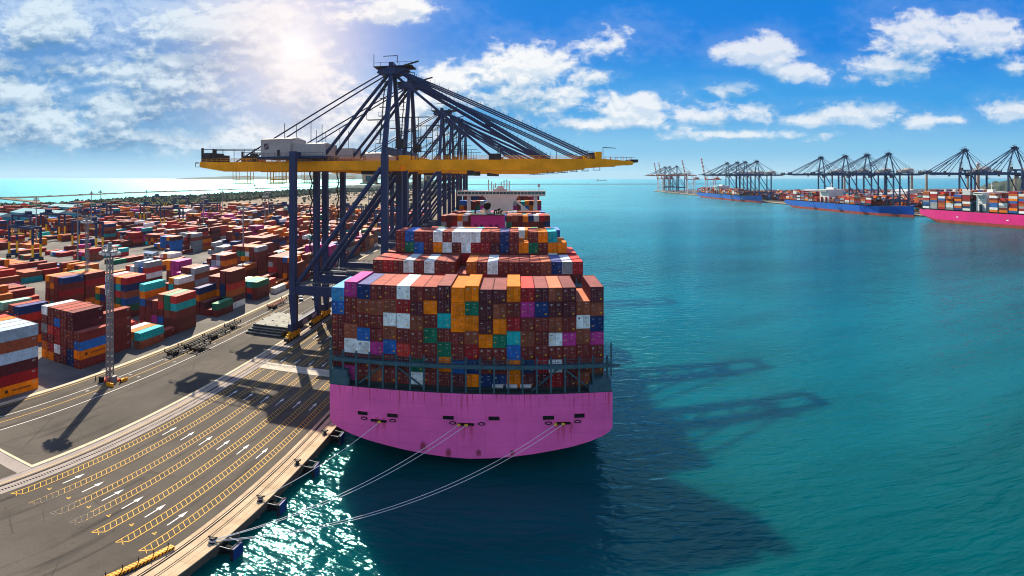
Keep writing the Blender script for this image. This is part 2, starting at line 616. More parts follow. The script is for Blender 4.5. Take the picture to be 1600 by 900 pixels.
# crane rails: recessed dark channels with a steel head in the middle
for xr, wd in ((-38.45, 0.55), (-69.0, 0.5)):
    strip("rail_channel", DARK, [(xr - wd / 2, xr + wd / 2, -160, 469)], S2)
    m_ = MB()
    m_.box(xr - 0.06, xr + 0.06, -160, 469, Q + 0.010, Q + 0.06)
    m_.build("crane_rail", STEEL, quay)
strip("cable_slot", DARK, [(-37.22, -37.10, -160, 469), (-36.90, -36.80, -160, 469)], S2)
strip("paved_strip", PAVE, [(-71.0, -66.8, -160, 469), (-99.2, -71.0, 57.6, 60.7)], S1)
m_ = MB()
m_.box(-71.75, -71.0, 61.4, 469, Q + 0.003, Q + 0.10)
m_.box(-99.2, -71.0, 60.7, 61.4, Q + 0.003, Q + 0.10)
m_.box(-99.3, -98.1, 61.4, 469, Q + 0.003, Q + 0.13)
m_.build_each("kerb", KERB, quay)
m_ = MB()                                              # slotted drain covers
for k in range(640):
    y = 47 + k * 0.62
    if y > 300: break
    m_.quad((-68.05, y, S2), (-67.55, y, S2), (-67.55, y + 0.30, S2), (-68.05, y + 0.30, S2))
tag(m_.build("drain_cover", DARK, quay), kind="stuff")
strip("drain_joint", DARK, [(-70.85, -70.78, -100, 300)], S2)
strip("concrete_band", BAND, [(-66.7, -39.5, 135.4, 140.6)], S3)
strip("band_joint", DARK, [(x, x + 1.1, 137.9, 138.02) for x in [-66 + 1.8 * k for k in range(14)]], Q + 0.016)

ROWS = [-66.1, -62.1, -57.7, -54.0, -49.9, -45.9, -42.3]
RW = 1.35
for i, xl in enumerate(ROWS):
    m_ = MB()
    xr = xl + RW
    y0 = 52.3 + 0.12 * i
    for (a, c) in ((y0, 135.2), (140.8, 300)):
        m_.quad((xl, a, S2), (xl + 0.115, a, S2), (xl + 0.115, c, S2), (xl, c, S2))
        m_.quad((xr - 0.115, a + 1.2, S2), (xr, a + 1.2, S2), (xr, c, S2), (xr - 0.115, c, S2))
        y = a + 0.05
        while y < min(c - 1.4, 230):
            m_.quad((xl + 0.12, y + 1.17, S2), (xl + 0.12, y + 1.03, S2), (xr - 0.12, y, S2), (xr - 0.12, y + 0.14, S2))
            y += 1.2
    m_.quad((xl, y0, S2), (xl + 0.18, y0 - 0.05, S2), (xr, y0 + 1.2, S2), (xr - 0.1, y0 + 1.36, S2))
    m_.build("hatched_lane_marking", YWORN if i in (1, 2, 3) else YLINE, quay)
LANES = [-63.4, -59.2, -55.1, -51.3, -47.2, -43.4]
for y0, d in ((60.6, 1), (86.9, 1), (112.4, 1), (142.3, -1), (168, 1), (194, 1), (220, 1)):
    for x in LANES:
        m_ = MB()
        a, tip = (y0, y0 + 5.0) if d > 0 else (y0 + 4.4, y0)
        hb = tip - d * 1.9
        m_.quad((x - 0.085, a, S2), (x + 0.085, a, S2), (x + 0.085, hb, S2), (x - 0.085, hb, S2))
        m_.add([(x - 0.36, hb, S2), (x + 0.36, hb, S2), (x, tip, S2)], [(0, 1, 2)])
        m_.build("arrow_marking", WLINE, quay)
m_ = MB()
for x in LANES:
    m_.quad((x - 0.35, 57.6, S2), (x + 0.2, 57.5, S2), (x + 0.3, 57.75, S2), (x - 0.3, 57.85, S2))
    m_.quad((x - 0.1, 57.9, S2), (x + 0.1, 57.9, S2), (x + 0.05, 58.3, S2), (x - 0.15, 58.3, S2))
tag(m_.build("lane_number_marking", YLINE, quay), kind="stuff")
strip("edge_line", YLINE, [(-69.75, -69.62, -100, 300), (-90.7, -90.55, 61.5, 300), (-97.6, -97.45, 61.5, 300)], S2)
strip("lane_line", WLINE, [(-87.62, -87.45, 61.5, 300), (-93.1, -92.95, 61.5, 300)], S2)
m_ = MB()
for y in (96, 112, 128, 150, 176, 205):
    for x in (-89.2, -92.0):
        m_.sheet([(x + 0.36 * math.cos(a * PI / 5), y + 0.6 * math.sin(a * PI / 5)) for a in range(10)], S2)
m_.build_each("ground_spot_marking", PAVE, quay)

# ------------------------------------------------------------------ far shore on the right
mb = MB()
mb.prism([(524, -100), (524, 2075), (640, 2150), (860, 2100), (1500, 1900), (2600, 1500), (2600, -100)], -3.0, 2.45)
FARG = ground_mat("far_port_ground", (0.05, 0.055, 0.06), (0.12, 0.115, 0.11), 0.01)
tag(mb.build("far_quay_ground", FARG), kind='structure')
mb = MB()
mb.box(523.2, 527, -100, 2074, 1.2, 2.6)
tag(mb.build("far_quay_edge", CONC), kind='structure')

# ------------------------------------------------------------------ shipping containers
PAL = {'R': ('maroon', (0.185, 0.028, 0.026)), 'D': ('dark maroon', (0.105, 0.020, 0.030)), 'Y': ('brown', (0.29, 0.075, 0.04)),
       'C': ('crimson', (0.38, 0.014, 0.022)), 'X': ('red', (0.52, 0.035, 0.028)), 'O': ('orange', (0.90, 0.225, 0.003)),
       'Z': ('rust orange', (0.50, 0.12, 0.022)), 'W': ('white', (0.78, 0.86, 0.87)), 'S': ('grey', (0.30, 0.33, 0.36)),
       'B': ('blue', (0.022, 0.13, 0.43)), 'A': ('light blue', (0.05, 0.30, 0.60)), 'N': ('navy', (0.014, 0.04, 0.15)),
       'T': ('teal', (0.012, 0.40, 0.42)), 'G': ('green', (0.012, 0.17, 0.10)), 'M': ('magenta', (0.50, 0.035, 0.27)),
       'E': ('pale green', (0.20, 0.42, 0.30)), 'L': ('pale blue', (0.36, 0.48, 0.60))}
DUST = (0.52, 0.31, 0.18)


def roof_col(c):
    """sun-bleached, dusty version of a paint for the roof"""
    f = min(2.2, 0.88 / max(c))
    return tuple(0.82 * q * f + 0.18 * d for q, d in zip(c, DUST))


CW_, CG = 2.438, 2.45         # container width, column pitch
for k_, (n_, c_) in PAL.items():
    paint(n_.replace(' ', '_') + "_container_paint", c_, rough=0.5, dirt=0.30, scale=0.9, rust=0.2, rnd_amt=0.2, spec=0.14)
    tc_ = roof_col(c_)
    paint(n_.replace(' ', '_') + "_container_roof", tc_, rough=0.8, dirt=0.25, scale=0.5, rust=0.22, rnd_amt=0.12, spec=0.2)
ROD = paint("galvanised_rod", (0.17, 0.13, 0.14), rough=0.5, metal=0.3, dirt=0.3)
SEAL = paint("black_door_seal", (0.01, 0.01, 0.01), rough=0.8, dirt=0.1)
MARKW = paint("white_stencil", (0.46, 0.44, 0.44), rough=0.6, dirt=0.3)
MARKY = paint("yellow_sticker", (0.78, 0.45, 0.02), rough=0.6, dirt=0.15)
MARKK = paint("dark_stencil", (0.05, 0.02, 0.015), rough=0.6, dirt=0.2)


def cmat(k, roof=False):
    return MATS[PAL[k][0].replace(' ', '_') + ("_container_roof" if roof else "_container_paint")]


def corr(mb, L, H, side, per=0.30, dep=0.045):
    """corrugated long side panel at x = side*1.2"""
    y, pts = 0.18, []
    while y < L - 0.2 - per:
        pts += [(y, 0), (y + per * 0.28, 0), (y + per * 0.5, dep), (y + per * 0.78, dep)]
        y += per
    pts.append((L - 0.18, 0))
    vs, fs = [], []
    for (yy, d) in pts:
        x = side * (1.185 - d)
        vs += [(x, yy, 0.16), (x, yy, H - 0.1)]
    for i in range(len(pts) - 1):
        fs.append((2 * i, 2 * i + 2, 2 * i + 3, 2 * i + 1) if side > 0 else (2 * i, 2 * i + 1, 2 * i + 3, 2 * i + 2))
    mb.add(vs, fs, 0)


BODY, DOORS, RODS = {}, {}, {}


def body_mesh(k, L, H, mark=False):
    key = (k, L, H, mark)
    if key in BODY:
        return BODY[key]
    mb = MB()
    w = 1.198
    for sx in (-1, 1):
        for (a, c) in ((0.0, 0.17), (L - 0.17, L)):
            mb.box(min(sx * w, sx * (w - 0.15)), max(sx * w, sx * (w - 0.15)), a, c, 0, H, 0)
        mb.box(min(sx * w, sx * (w - 0.1)), max(sx * w, sx * (w - 0.1)), 0.17, L - 0.17, 0.0, 0.16, 0)
        mb.box(min(sx * w, sx * (w - 0.07)), max(sx * w, sx * (w - 0.07)), 0.17, L - 0.17, H - 0.10, H - 0.005, 0)
        corr(mb, L, H, sx)
    for (a, c) in ((0.01, 0.14), (L - 0.12, L - 0.01)):
        mb.box(-w + 0.15, w - 0.15, a, c, 0.01, 0.16, 0)
        mb.box(-w + 0.15, w - 0.15, a, c, H - 0.13, H - 0.006, 0)
    # roof: shallow cross ridges
    y, vs, fs = 0.14, [], []
    while y < L - 0.15:
        vs += [(-w + 0.07, y, H - 0.03), (w - 0.07, y, H - 0.03), (-w + 0.07, y + 0.30, H - 0.012), (w - 0.07, y + 0.30, H - 0.012)]
        y += 0.6
    n = len(vs) // 2
    for i in range(n - 1):
        fs.append((2 * i, 2 * i + 1, 2 * i + 3, 2 * i + 2))
    mb.add(vs, fs, 1)
    mb.quad((-w + 0.1, 0.135, 0.1), (w - 0.1, 0.135, 0.1), (w - 0.1, 0.135, H - 0.1), (-w + 0.1, 0.135, H - 0.1), 2)
    mb.quad((w - 0.1, L - 0.06, 0.1), (-w + 0.1, L - 0.06, 0.1), (-w + 0.1, L - 0.06, H - 0.1), (w - 0.1, L - 0.06, H - 0.1), 0)
    # small stencilled code near the end of each long side
    for j in range(3):
        mb.quad((w - 0.008, L - 1.9, H - 0.55 - j * 0.16), (w - 0.008, L - 0.7 - 0.2 * j, H - 0.55 - j * 0.16),
                (w - 0.008, L - 0.7 - 0.2 * j, H - 0.46 - j * 0.16), (w - 0.008, L - 1.9, H - 0.46 - j * 0.16), 3)
    if mark:                                            # dark emblem with a line of print on the long side
        mb.quad((w - 0.006, 2.0, 1.0), (w - 0.006, 2.9, 1.0), (w - 0.006, 2.9, 1.8), (w - 0.006, 2.0, 1.8), 4)
        for i in range(9):
            y = 4.4 + i * 0.62
            mb.quad((w - 0.006, y, 1.15), (w - 0.006, y + 0.40, 1.15), (w - 0.006, y + 0.40, 1.6), (w - 0.006, y, 1.6), 4)
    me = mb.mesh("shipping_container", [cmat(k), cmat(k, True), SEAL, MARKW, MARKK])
    BODY[key] = me
    return me


def door_mesh(k, H, side, var):
    key = (k, H, side, var)
    if key in DOORS:
        return DOORS[key]
    r = random.Random(hash((side, var)) & 255)
    mb = MB()
    x0, x1 = (-1.06, -0.012) if side < 0 else (0.012, 1.06)
    z0, z1 = 0.17, H - 0.14
    mb.box(x0, x1, 0.055, 0.11, z0, z1, 0)
    nb = 4
    for i in range(nb):                                  # pressed ribs
        c = z0 + (z1 - z0) * (i + 0.5) / nb
        hh = (z1 - z0) / nb * 0.30
        mb.box(x0 + 0.07, x1 - 0.07, 0.035, 0.054, c - hh, c + hh, 0)
    yq = 0.031
    mw = 1 if PAL[k][0] not in ('white', 'pale blue') else 3

    def decal(xa, xb, za, zb, m):
        mb.quad((xa, yq, za), (xb, yq, za), (xb, yq, zb), (xa, yq, zb), m)
    if side > 0:
        for j, zz in enumerate((0.86, 0.78, 0.60, 0.54, 0.48)):
            if r.random() < 0.6:
                decal(x0 + 0.3, x0 + 0.3 + r.uniform(0.2, 0.5), z0 + (z1 - z0) * zz, z0 + (z1 - z0) * zz + r.uniform(0.04, 0.08), mw)
        if var % 2 == 0:
            decal(x0 + 0.55, x0 + 0.86, z0 + 0.28, z0 + 0.58, 2)
        else:
            decal(x1 - 0.3, x1 - 0.2, z0 + 0.5, z0 + 0.75, mw)
    else:
        if r.random() < 0.7:
            decal(x0 + 0.15, x0 + 0.55, z1 - 0.42, z1 - 0.30, mw)
        if var in (1, 3):
            decal(x0 + 0.12, x0 + 0.42, z0 + 0.75, z0 + 1.0, 2)
        if var == 2:
            decal(x0 + 0.2, x0 + 0.5, z1 - 0.65, z1 - 0.35, mw)
        decal(x0 + 0.6, x0 + 0.68, z0 + 0.9, z0 + 1.05, 2 if r.random() < 0.5 else mw)
    me = mb.mesh("door", [cmat(k), MARKW, MARKY, MARKK])
    DOORS[key] = me
    return me


def rods_mesh(k, H, side):
    rodm = cmat(k) if k in 'OBATGNZWL' else ROD
    key = (rodm.name, H, side)
    if key in RODS:
        return RODS[key]
    mb = MB()
    for f in (0.27, 0.74):
        x = side * (0.012 + f * 1.048)
        mb.box(x - 0.018, x + 0.018, -0.012, 0.028, 0.08, H - 0.07, 0)
        for zz in (0.14, H - 0.20, 1.0):
            mb.box(x - 0.04, x + 0.04, -0.016, 0.026, zz, zz + 0.07, 0)
        mb.box(x, x + 0.36 if f < 0.5 else x + 0.12, -0.014, 0.024, 1.02, 1.07, 0)
    me = mb.mesh("locking_rods", [rodm])
    RODS[key] = me
    return me


NCONT = 0


def container(k, x, y, z, L, H, label, group, mark=False, doors=True):
    """one container: x is its centre line, y its near end, z its underside"""
    global NCONT
    NCONT += 1
    o = put("shipping_container", body_mesh(k, L, H, mark), None, (x, y, z))
    tag(o, label, 'container', group)
    if doors:
        v = rnd.randrange(4)
        for s in (-1, 1):
            d = put("door", door_mesh(k, H, s, v), o)
            put("locking_rods", rods_mesh(k, H, s), d)
    return o


ORD = ['first', 'second', 'third', 'fourth', 'fifth', 'sixth', 'seventh', 'eighth', 'ninth', 'tenth', 'eleventh', 'twelfth',
       'thirteenth', 'fourteenth', 'fifteenth', 'sixteenth', 'seventeenth', 'eighteenth', 'nineteenth', 'twentieth']
REST = []          # (key, x, y, z, L, H) of the containers joined into one mass

# --- the stern stack of the pink ship ------------------------------------------------
STERN = ["AMNRRWRRDOODDOCDYD-D",
         "BRYYYCDODOGDYRMNDDYY",
         "RRRRWWYRTOODOCRRYRWN",
         "RYBRYRRGRRYOGTYRWMYM",
         "RWWMBXRRGRCRRBRRRRRR",
         "RRRRRRGROBNRRONCWRRY",
         "-MRYRRWRRDONNODDCDY-"]
LOW, HC = 2.591, 2.896
SHIP_X0 = -33.35              # left edge of the first column
NFULL = {8: 4, 9: 3, 10: 4, 13: 4, 11: 2, 12: 2, 0: 0, 1: 4, 2: 3}
SHIPG = 'containers stacked on the stern of the pink ship'
ST_Y, ST_Z = 98.0, 17.25
for c in range(20):
    nh = NFULL.get(c, 3)
    hts = [HC if i < nh else LOW for i in range(7)]
    random.Random(c).shuffle(hts)
    z = ST_Z
    x = SHIP_X0 + CG * c + CG / 2
    for t_ in range(6, -1, -1):
        k = STERN[t_][c]
        h = hts[t_]
        if k != '-':
            yo = rnd.uniform(-0.06, 0.06)
            container(k, x, ST_Y + yo, z, 12.19, h - 0.055,
                      "%s container, %s column from the left, %s tier down, stern stack" % (PAL[k][0], ORD[c], ORD[t_]) if t_ else
                      "%s container, %s column from the left, top tier of the stern stack" % (PAL[k][0], ORD[c]), SHIPG)
        z += h

B2 = "RCRWRWRR-ZRWRRRRYNSC"
B2Y, B2Z = 128.4, 33.35
for c, k in enumerate(B2):
    x = SHIP_X0 + CG * c + CG / 2
    if k == '-':
        REST.append(('R', x, B2Y, B2Z - 2.9, 12.19, 2.88))
        continue
    container(k, x, B2Y, B2Z, 12.19, 2.88, "%s container %s from the left in the single row behind the stern stack" % (PAL[k][0], ORD[c]), 'containers on the second bay of the pink ship')
    REST.append((rnd.choice('RRRDYC'), x, B2Y, B2Z - 2.9, 12.19, 2.88))
    if c in (0, 19):
        for j in (2, 3):
            REST.append((rnd.choice('RRDC'), x, B2Y, B2Z - 2.9 * j, 12.19, 2.88))
B3T = "-RBRRWRWWWRRNR-ROT--"
B3L = "-RGBROWRWCCDNROGROO-"
B3Y, B3Z = 142.6, 36.35
for row, (s_, dz) in enumerate(((B3T, 2.75), (B3L, 0.0))):
    for c, k in enumerate(s_):
        x = SHIP_X0 + CG * c + CG / 2
        if k == '-': continue
        container(k, x, B3Y, B3Z + dz, 12.19, 2.72, "%s container %s from the left in the %s row of the third bay" % (PAL[k][0], ORD[c], ('upper', 'lower')[row]), 'containers on the third bay of the pink ship')
for c in range(20):
    x = SHIP_X0 + CG * c + CG / 2
    for j in (1, 2, 3):
        REST.append((rnd.choice('RRRDYCBW'), x, B3Y, B3Z - 2.75 * j, 12.19, 2.72))
    # bays further forward: tops near z = 37, then the ones by and beyond the bridge
    for (yb, top, n) in ((157.0, 35.4, 3), (171.0, 34.6, 2), (195.0, 37.3, 3), (250.5, 38.6, 4), (265, 36.2, 2), (279, 37.0, 2), (293, 37.5, 3),
                         (334, 41.5, 4), (348, 40.4, 3), (362, 43.5, 3), (376, 42.4, 3), (390, 44.6, 3), (404, 43.0, 3), (418, 42.0, 3)):
        if yb == 250.5 and c > 19: continue
        if yb > 400 and (c < 2 or c > 17): continue
        tp = top - rnd.choice([0, 0, 0, 0.3, 0.3, 2.75 if yb > 330 and rnd.random() < 0.4 else 0])
        if yb == 157.0 and c in (0, 19): tp -= 2.7
        for j in range(n):
            REST.append((rnd.choice('RRRRDYCOWWSBNGTMRRY'), x, yb, tp - 2.72 * (j + 1), 12.19, 2.70))

# --- the yard ---------------------------------------------------------------------------
YARDG = 'containers stacked in the yard'
PITCH = 2.62
TAKEN = set()
NAMED = []


def stack(xr, y0, cols, phrase, zb=Q, L=12.19, hc=2.62):
    """cols: from the quay side outward, each a string of colours from the top tier down"""
    for c, s_ in enumerate(cols):
        x = xr - 1.22 - PITCH * c
        n = len(s_)
        for i, k in enumerate(s_):
            t_ = n - 1 - i
            if k == '-': continue
            tier = 'top tier' if i == 0 else ('bottom tier' if t_ == 0 else '%s tier up' % ORD[t_])
            if n == 1: tier = 'standing alone'
            colp = 'quayside column' if c == 0 else '%s column in' % ORD[c]
            NAMED.append((k, x, y0 + rnd.uniform(-0.1, 0.1), zb + 0.03 + t_ * hc, L, hc - 0.02,
                          "%s container, %s, %s, %s" % (PAL[k][0], tier, colp, phrase), c, t_, n))


stack(-101.4, 76.6, ["LYLDCO", "WYRRDO", "LRRYRR", "OORRRR", "XRRRRR", "RRRRR"], "the big left-edge stack", hc=2.88)
stack(-101.4, 64.0, ["LYLDCO", "WYRRDR", "LRRRRR", "ORRRRR"], "the stack beyond the left edge", hc=2.88)
stack(-104.6, 106.4, ["RBOR", "DDRRNN", "RRRRRD", "RBCCWR", "RRXRCO", "WRSRZO"], "the tall stack behind the mast", hc=2.66)
stack(-104.9, 119.2, ["", "RRRRR", "RRRR", "RYRR"], "the maroon stack behind the mast", hc=2.66)
stack(-104.0, 131.4, ["TY", "ZS", "WR", "", "XR"], "the low three-column stack right of the mast")
stack(-105.4, 139.8, ["R"], "the quayside single spot", L=12.19)
stack(-105.6, 152.6, ["XTRRR", "GGYRR", "YXRBR", "RRMN", "DRRC", "TOBRRX"], "the six-column stack behind the trailers")
stack(-105.7, 179.6, ["GR", "R", "DR", "NORR", "RRR"], "the stack with a navy top box")
stack(-107.0, 192.4, ["RRXZDW", "RRNNGR", "RYORT", "RROOR"], "the stack with a grey bottom box")
stack(-106.1, 213.6, ["GRR", "TXN", "GRR", "WRO", "RR"], "the green-topped stack by the crane leg")
stack(-131.7, 158.0, ["CNYBGR", "OTXGOR", "CNRROR", "WBWXRR", "RNRR", "OGOR"], "the striped six-tier stack right of the mast")
stack(-131.7, 107.4, ["NXRRO", "RNBRR", "RRRR", "ERROG"], "the navy-topped stack at the left edge")
stack(-131.7, 120.4, ["RRR", "RRRR", "WRR"], "the low pink-roofed stack at the left")
stack(-131.7, 133.2, ["RR", "RR", "RYR"], "the low stack left of the mast")
stack(-159.0, 152.0, ["NRCRR", "RRRRR", "YOYRT", "OYRRO"], "the stack with a navy box on its roof")
stack(-159.0, 165.0, ["RCRRO", "ORRRR", "OYRRR", "GMGRR", "WRRR"], "the orange-roofed stack behind the left roofs")
stack(-131.7, 266.0, ["SRRRRY", "RRRRRR", "ZWOSRO", "RGORRO", "RGYROR", "XRRRRR"], "the big block left of the crane leg")
stack(-131.7, 253.0, ["ZRR", "WRR"], "the low pair before the big block")
stack(-131.7, 192.0, ["WZYR", "OTNR", "RRR"], "the stack with a white top box")
stack(-131.7, 205.0, ["SYLZO", "RRMCR", "RWSRO", "MORR"], "the grey-topped stack mid yard")
stack(-131.7, 218.0, ["RDSR", "MOYR", "RRR"], "the short stack mid yard")
stack(-131.7, 231.0, ["ROYSYL", "SWBLXO", "RLWWYR"], "the orange-banded stack mid yard")
stack(-159.0, 206.0, ["SXWRR", "BWBO", "LSNRX", "WLSO", "XRYR"], "the blue-and-white stack mid yard")
stack(-159.0, 232.0, ["MMMM", "MMMR", "OORR"], "the magenta stack mid yard")
stack(-159.0, 182.0, ["RRR", "YRR", "ZGRR"], "the low maroon stack mid yard")
named_keys = [(xr, y) for (_, xr, y, *_r) in NAMED]


def vis_size(e):
    k, x, y, z, L, H, lab, c, t_, n = e
    d = math.sqrt(x * x + y * y + (56 - z) ** 2)
    side = L * abs(x) / math.hypot(x, y)
    return (side + 2.4) / d if side else 0


# hide what nothing in the photograph can show: boxes with a neighbour to the quay side, in front and on top
occ = {(round(x), round(y / 3), round((z - Q) / 2.75)) for (k, x, y, z, *_r) in NAMED}


def exposed(e):
    k, x, y, z, L, H, lab, c, t_, n = e
    side = not any((round(x + PITCH + dx), round(y / 3) + dy, round((z - Q) / 2.75)) in occ for dx in (-1, 0, 1) for dy in (-1, 0, 1))
    top = t_ == n - 1
    front = not any((round(x) + dx, round((y - 13) / 3) + dy, round((z - Q) / 2.75)) in occ for dx in (-1, 0, 1) for dy in (-1, 0, 1))
    return side or top or front


show = [e for e in NAMED if exposed(e)]
hid = [e for e in NAMED if not exposed(e)]
show.sort(key=vis_size, reverse=True)
quota = 312 - NCONT
for i, (k, x, y, z, L, H, lab, c, t_, n) in enumerate(show):
    if i < quota:
        container(k, x, y, z, L, H, lab, YARDG, mark=(k in 'OZ' and rnd.random() < 0.6))
    else:
        REST.append((k, x, y, z, L, H))
for (k, x, y, z, L, H, *_r) in hid:
    REST.append((k, x, y, z, L, H))

RTG_XY = [(-276, 288), (-276, 230), (-358, 298), (-358, 330), (-412.7, 452), (-385, 505), (-330.8, 470), (-549, 745), (-476, 700), (-356, 588), (-261, 585), (-174, 580), (-121, 520)]
MIX = 'RRRRRRRRRRRRRRDDDYYYYYCCCXXXZZZOOOWWSBNNTGM'
BLOCKX = [-104.6 - 27.3 * i for i in range(19)]
CLEAR = [(-330, -225, 262, 318), (-290, -215, 205, 245), (-375, -330, 300, 360), (-200, -150, 285, 330)]
for bi, xr in enumerate(BLOCKX):
    y = 64.0
    nb = 0
    while y < 750:
        nb += 1
        y1 = y
        y += 12.75
        if nb % 9 == 8: y += 12
        if bi < 6 and y1 < 275 and any(abs(y1 - yy) < 13.0 and abs(xr - 1.2 - xx) < 17.5 for (xx, yy) in named_keys):
            continue
        r_ = math.hypot(xr, y1)
        az_ = math.atan2(xr, y1)
        if az_ < -1.02: continue
        if xr < -430 and y1 < 420: continue
        clr = any(a - 2 < xr - 8 < c_ + 2 and d - 6 < y1 < e_ for (a, c_, d, e_) in CLEAR)
        if clr and rnd.random() < 0.7: continue
        if y1 > 700 + xr * 0.1 and rnd.random() < 0.5: continue
        if rnd.random() < (0.07 if y1 > 250 else 0.15): continue
        mean = rnd.choice([2.5, 4, 4.6, 5, 5, 5.4])
        if bi == 0 and y1 < 250: mean = 1.2
        if clr: mean = 1.0
        if bi in (2, 3, 4) and 215 < y1 < 300: mean = rnd.choice([0.5, 1.2, 2.5])
        if any(abs(xr - 8 - gx) < 30 and gy - 75 < y1 < gy + 14 for (gx, gy) in RTG_XY):
            mean = min(mean, rnd.choice([1.0, 1.8, 2.6]))
        dom = rnd.choice(MIX) if rnd.random() < 0.6 else None
        for c in range(6):
            hgt = max(0, min(6, int(round(mean + rnd.choice([-1.4, -0.6, -0.2, 0, 0, 0.2, 0.5])))))
            for t_ in range(hgt):
                if t_ < hgt - 1 and 0 < c and y1 > 300 and t_ < mean - 3: continue
                REST.append((dom if dom and rnd.random() < 0.6 else rnd.choice(MIX), xr - 1.22 - PITCH * c, y1, Q + t_ * 2.62, 12.19, 2.59))

# far yard on the right-hand shore
for y in range(240, 1480, 15):
    for xb in range(566, 1030, 26):
        mean = rnd.choice([2, 3.5, 4, 5, 5])
        dom = rnd.choice('RRRDDOZYBN') if rnd.random() < 0.6 else None
        for c in range(6):
            n = max(0, int(mean + rnd.uniform(-1.5, 1.5)))
            for t_ in range(n):
                if t_ < n - 2 and c > 0: continue
                REST.append((dom if dom and rnd.random() < 0.6 else rnd.choice('RRRRDDZYOWSBNNTC'), xb + 2.62 * c, y, 2.5 + 2.62 * t_, 12.19, 2.59))

# ------------------------------------------------------------------ the rest of the containers, as one mass
def attr_mat(name):
    m = bpy.data.materials.new(name)
    m.use_nodes = True
    t = m.node_tree
    N = NT(t)
    b = t.nodes['Principled BSDF']
    b.inputs['Roughness'].default_value = 0.6
    b.inputs['Specular IOR Level'].default_value = 0.25
    a = N.n('ShaderNodeAttribute', attribute_name='Col')
    p = N.n('ShaderNodeNewGeometry').outputs['Position']
    k = N.smooth(N.noise(p, 0.5, 5.0, 0.65), 0.25, 0.75, 0.72, 1.10)
    g = N.n('ShaderNodeCombineColor')
    for i in range(3):
        N.put(g.inputs[i], k)
    t.links.new(N.mix(1.0, a.outputs['Color'], g.outputs[0], 'MULTIPLY'), b.inputs['Base Color'])
    return m


def mass(name, items, label):
    vs, fs, cols = [], [], []
    for (k, x, y, z, L, H) in items:
        o = len(vs)
        w = 1.19
        # body with a raised edge frame: sunk roof and sunk door face
        vs += [(x - w, y, z), (x + w, y, z), (x + w, y + L, z), (x - w, y + L, z),
               (x - w, y, z + H), (x + w, y, z + H), (x + w, y + L, z + H), (x - w, y + L, z + H)]
        fs += [(o + 4, o + 5, o + 6, o + 7), (o, o + 1, o + 5, o + 4), (o + 1, o + 2, o + 6, o + 5), (o + 2, o + 3, o + 7, o + 6), (o + 3, o, o + 4, o + 7)]
        base = PAL[k][1]
        j = 0.62 + 0.36 * rnd.random()  # side colour darkened to deepen the shade on it, by a random amount
        side = [min(1, c * j) for c in base]
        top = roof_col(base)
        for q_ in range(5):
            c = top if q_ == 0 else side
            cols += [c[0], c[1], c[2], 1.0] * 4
    me = bpy.data.meshes.new(name)
    me.from_pydata(vs, [], fs)
    at = me.color_attributes.new('Col', 'FLOAT_COLOR', 'CORNER')
    at.data.foreach_set('color', cols)
    me.materials.append(attr_mat("stacked_container_paint"))
    me.update()
    return tag(put(name, me), label, 'containers', None, 'stuff')


mass("stacked_containers", REST, "mass of maroon, orange, blue and white containers filling the yards behind the nearest stacks")

# ------------------------------------------------------------------ ships
PINK = paint("pink_hull_paint", (0.90, 0.14, 0.47), rough=0.45, dirt=0.16, scale=0.12, spec=0.2)
HPINK = paint("hot_pink_hull_paint", (0.62, 0.025, 0.20), rough=0.45, dirt=0.15, scale=0.05)
BOOT = paint("red_antifouling", (0.33, 0.06, 0.045), rough=0.7, dirt=0.35, scale=0.1)
BLUEH = paint("blue_hull_paint", (0.0, 0.078, 0.46), rough=0.45, dirt=0.25, scale=0.05)
DECKM = paint("dark_deck_paint", (0.035, 0.05, 0.055), rough=0.8, dirt=0.3)
LASH = paint("grey_blue_steel", (0.045, 0.11, 0.145), rough=0.6, dirt=0.3)
WHITE = paint("white_ship_paint", (0.66, 0.67, 0.66), rough=0.5, dirt=0.14, scale=0.15)
WGREY = paint("pale_grey_paint", (0.46, 0.48, 0.50), rough=0.6, dirt=0.18, scale=0.2)
BLACK = paint("soot_and_shade_black", (0.008, 0.008, 0.009), rough=0.7, dirt=0.2)
GLASS = paint("window_glass", (0.03, 0.08, 0.09), rough=0.08, dirt=0.1, spec=0.8)
REDP = paint("red_fitting_paint", (0.45, 0.05, 0.03), rough=0.6, dirt=0.3)
YEL = paint("yellow_rope_guard", (0.75, 0.45, 0.02), rough=0.6, dirt=0.2)
ROPE = paint("white_mooring_rope", (0.62, 0.64, 0.66), rough=0.9, dirt=0.25, scale=3)

# rust streaks with shapes of their own on the pink stern plating
t = PINK.node_tree
N = NT(t)
b = t.nodes['Principled BSDF']
old = b.inputs['Base Color'].links[0].from_socket
gp = N.n('ShaderNodeNewGeometry').outputs['Position']
sp = N.n('ShaderNodeSeparateXYZ')
N.put(sp.inputs[0], gp)
thin = N.noise(N.vec('MULTIPLY', gp, (1.0, 0.15, 0.03)), 2.0, 5.0, 0.65)
thin2 = N.noise(N.vec('MULTIPLY', gp, (1.0, 0.15, 0.09)), 4.5, 3.0, 0.6)
top_fade = N.smooth(sp.outputs[2], 9.5, 16.8, 0.0, 1.0)
mid_fade = N.math('MULTIPLY', N.smooth(sp.outputs[2], 5.5, 10.0), N.math('SUBTRACT', 1.0, N.smooth(sp.outputs[2], 10.3, 10.7)))
st = None
for xs in (-23.0, -24.2, -9.0, 8.3, 9.6, 7.4, -7.6):
    d_ = N.math('ABSOLUTE', N.math('SUBTRACT', sp.outputs[0], xs))
    g_ = N.math('SUBTRACT', 1.0, N.smooth(d_, 0.05, 0.55))
    st = g_ if st is None else N.math('MAXIMUM', st, g_)
s_top = N.math('MULTIPLY', N.smooth(N.math('ADD', thin, N.math('MULTIPLY', top_fade, 0.11)), 0.63, 0.73), top_fade)
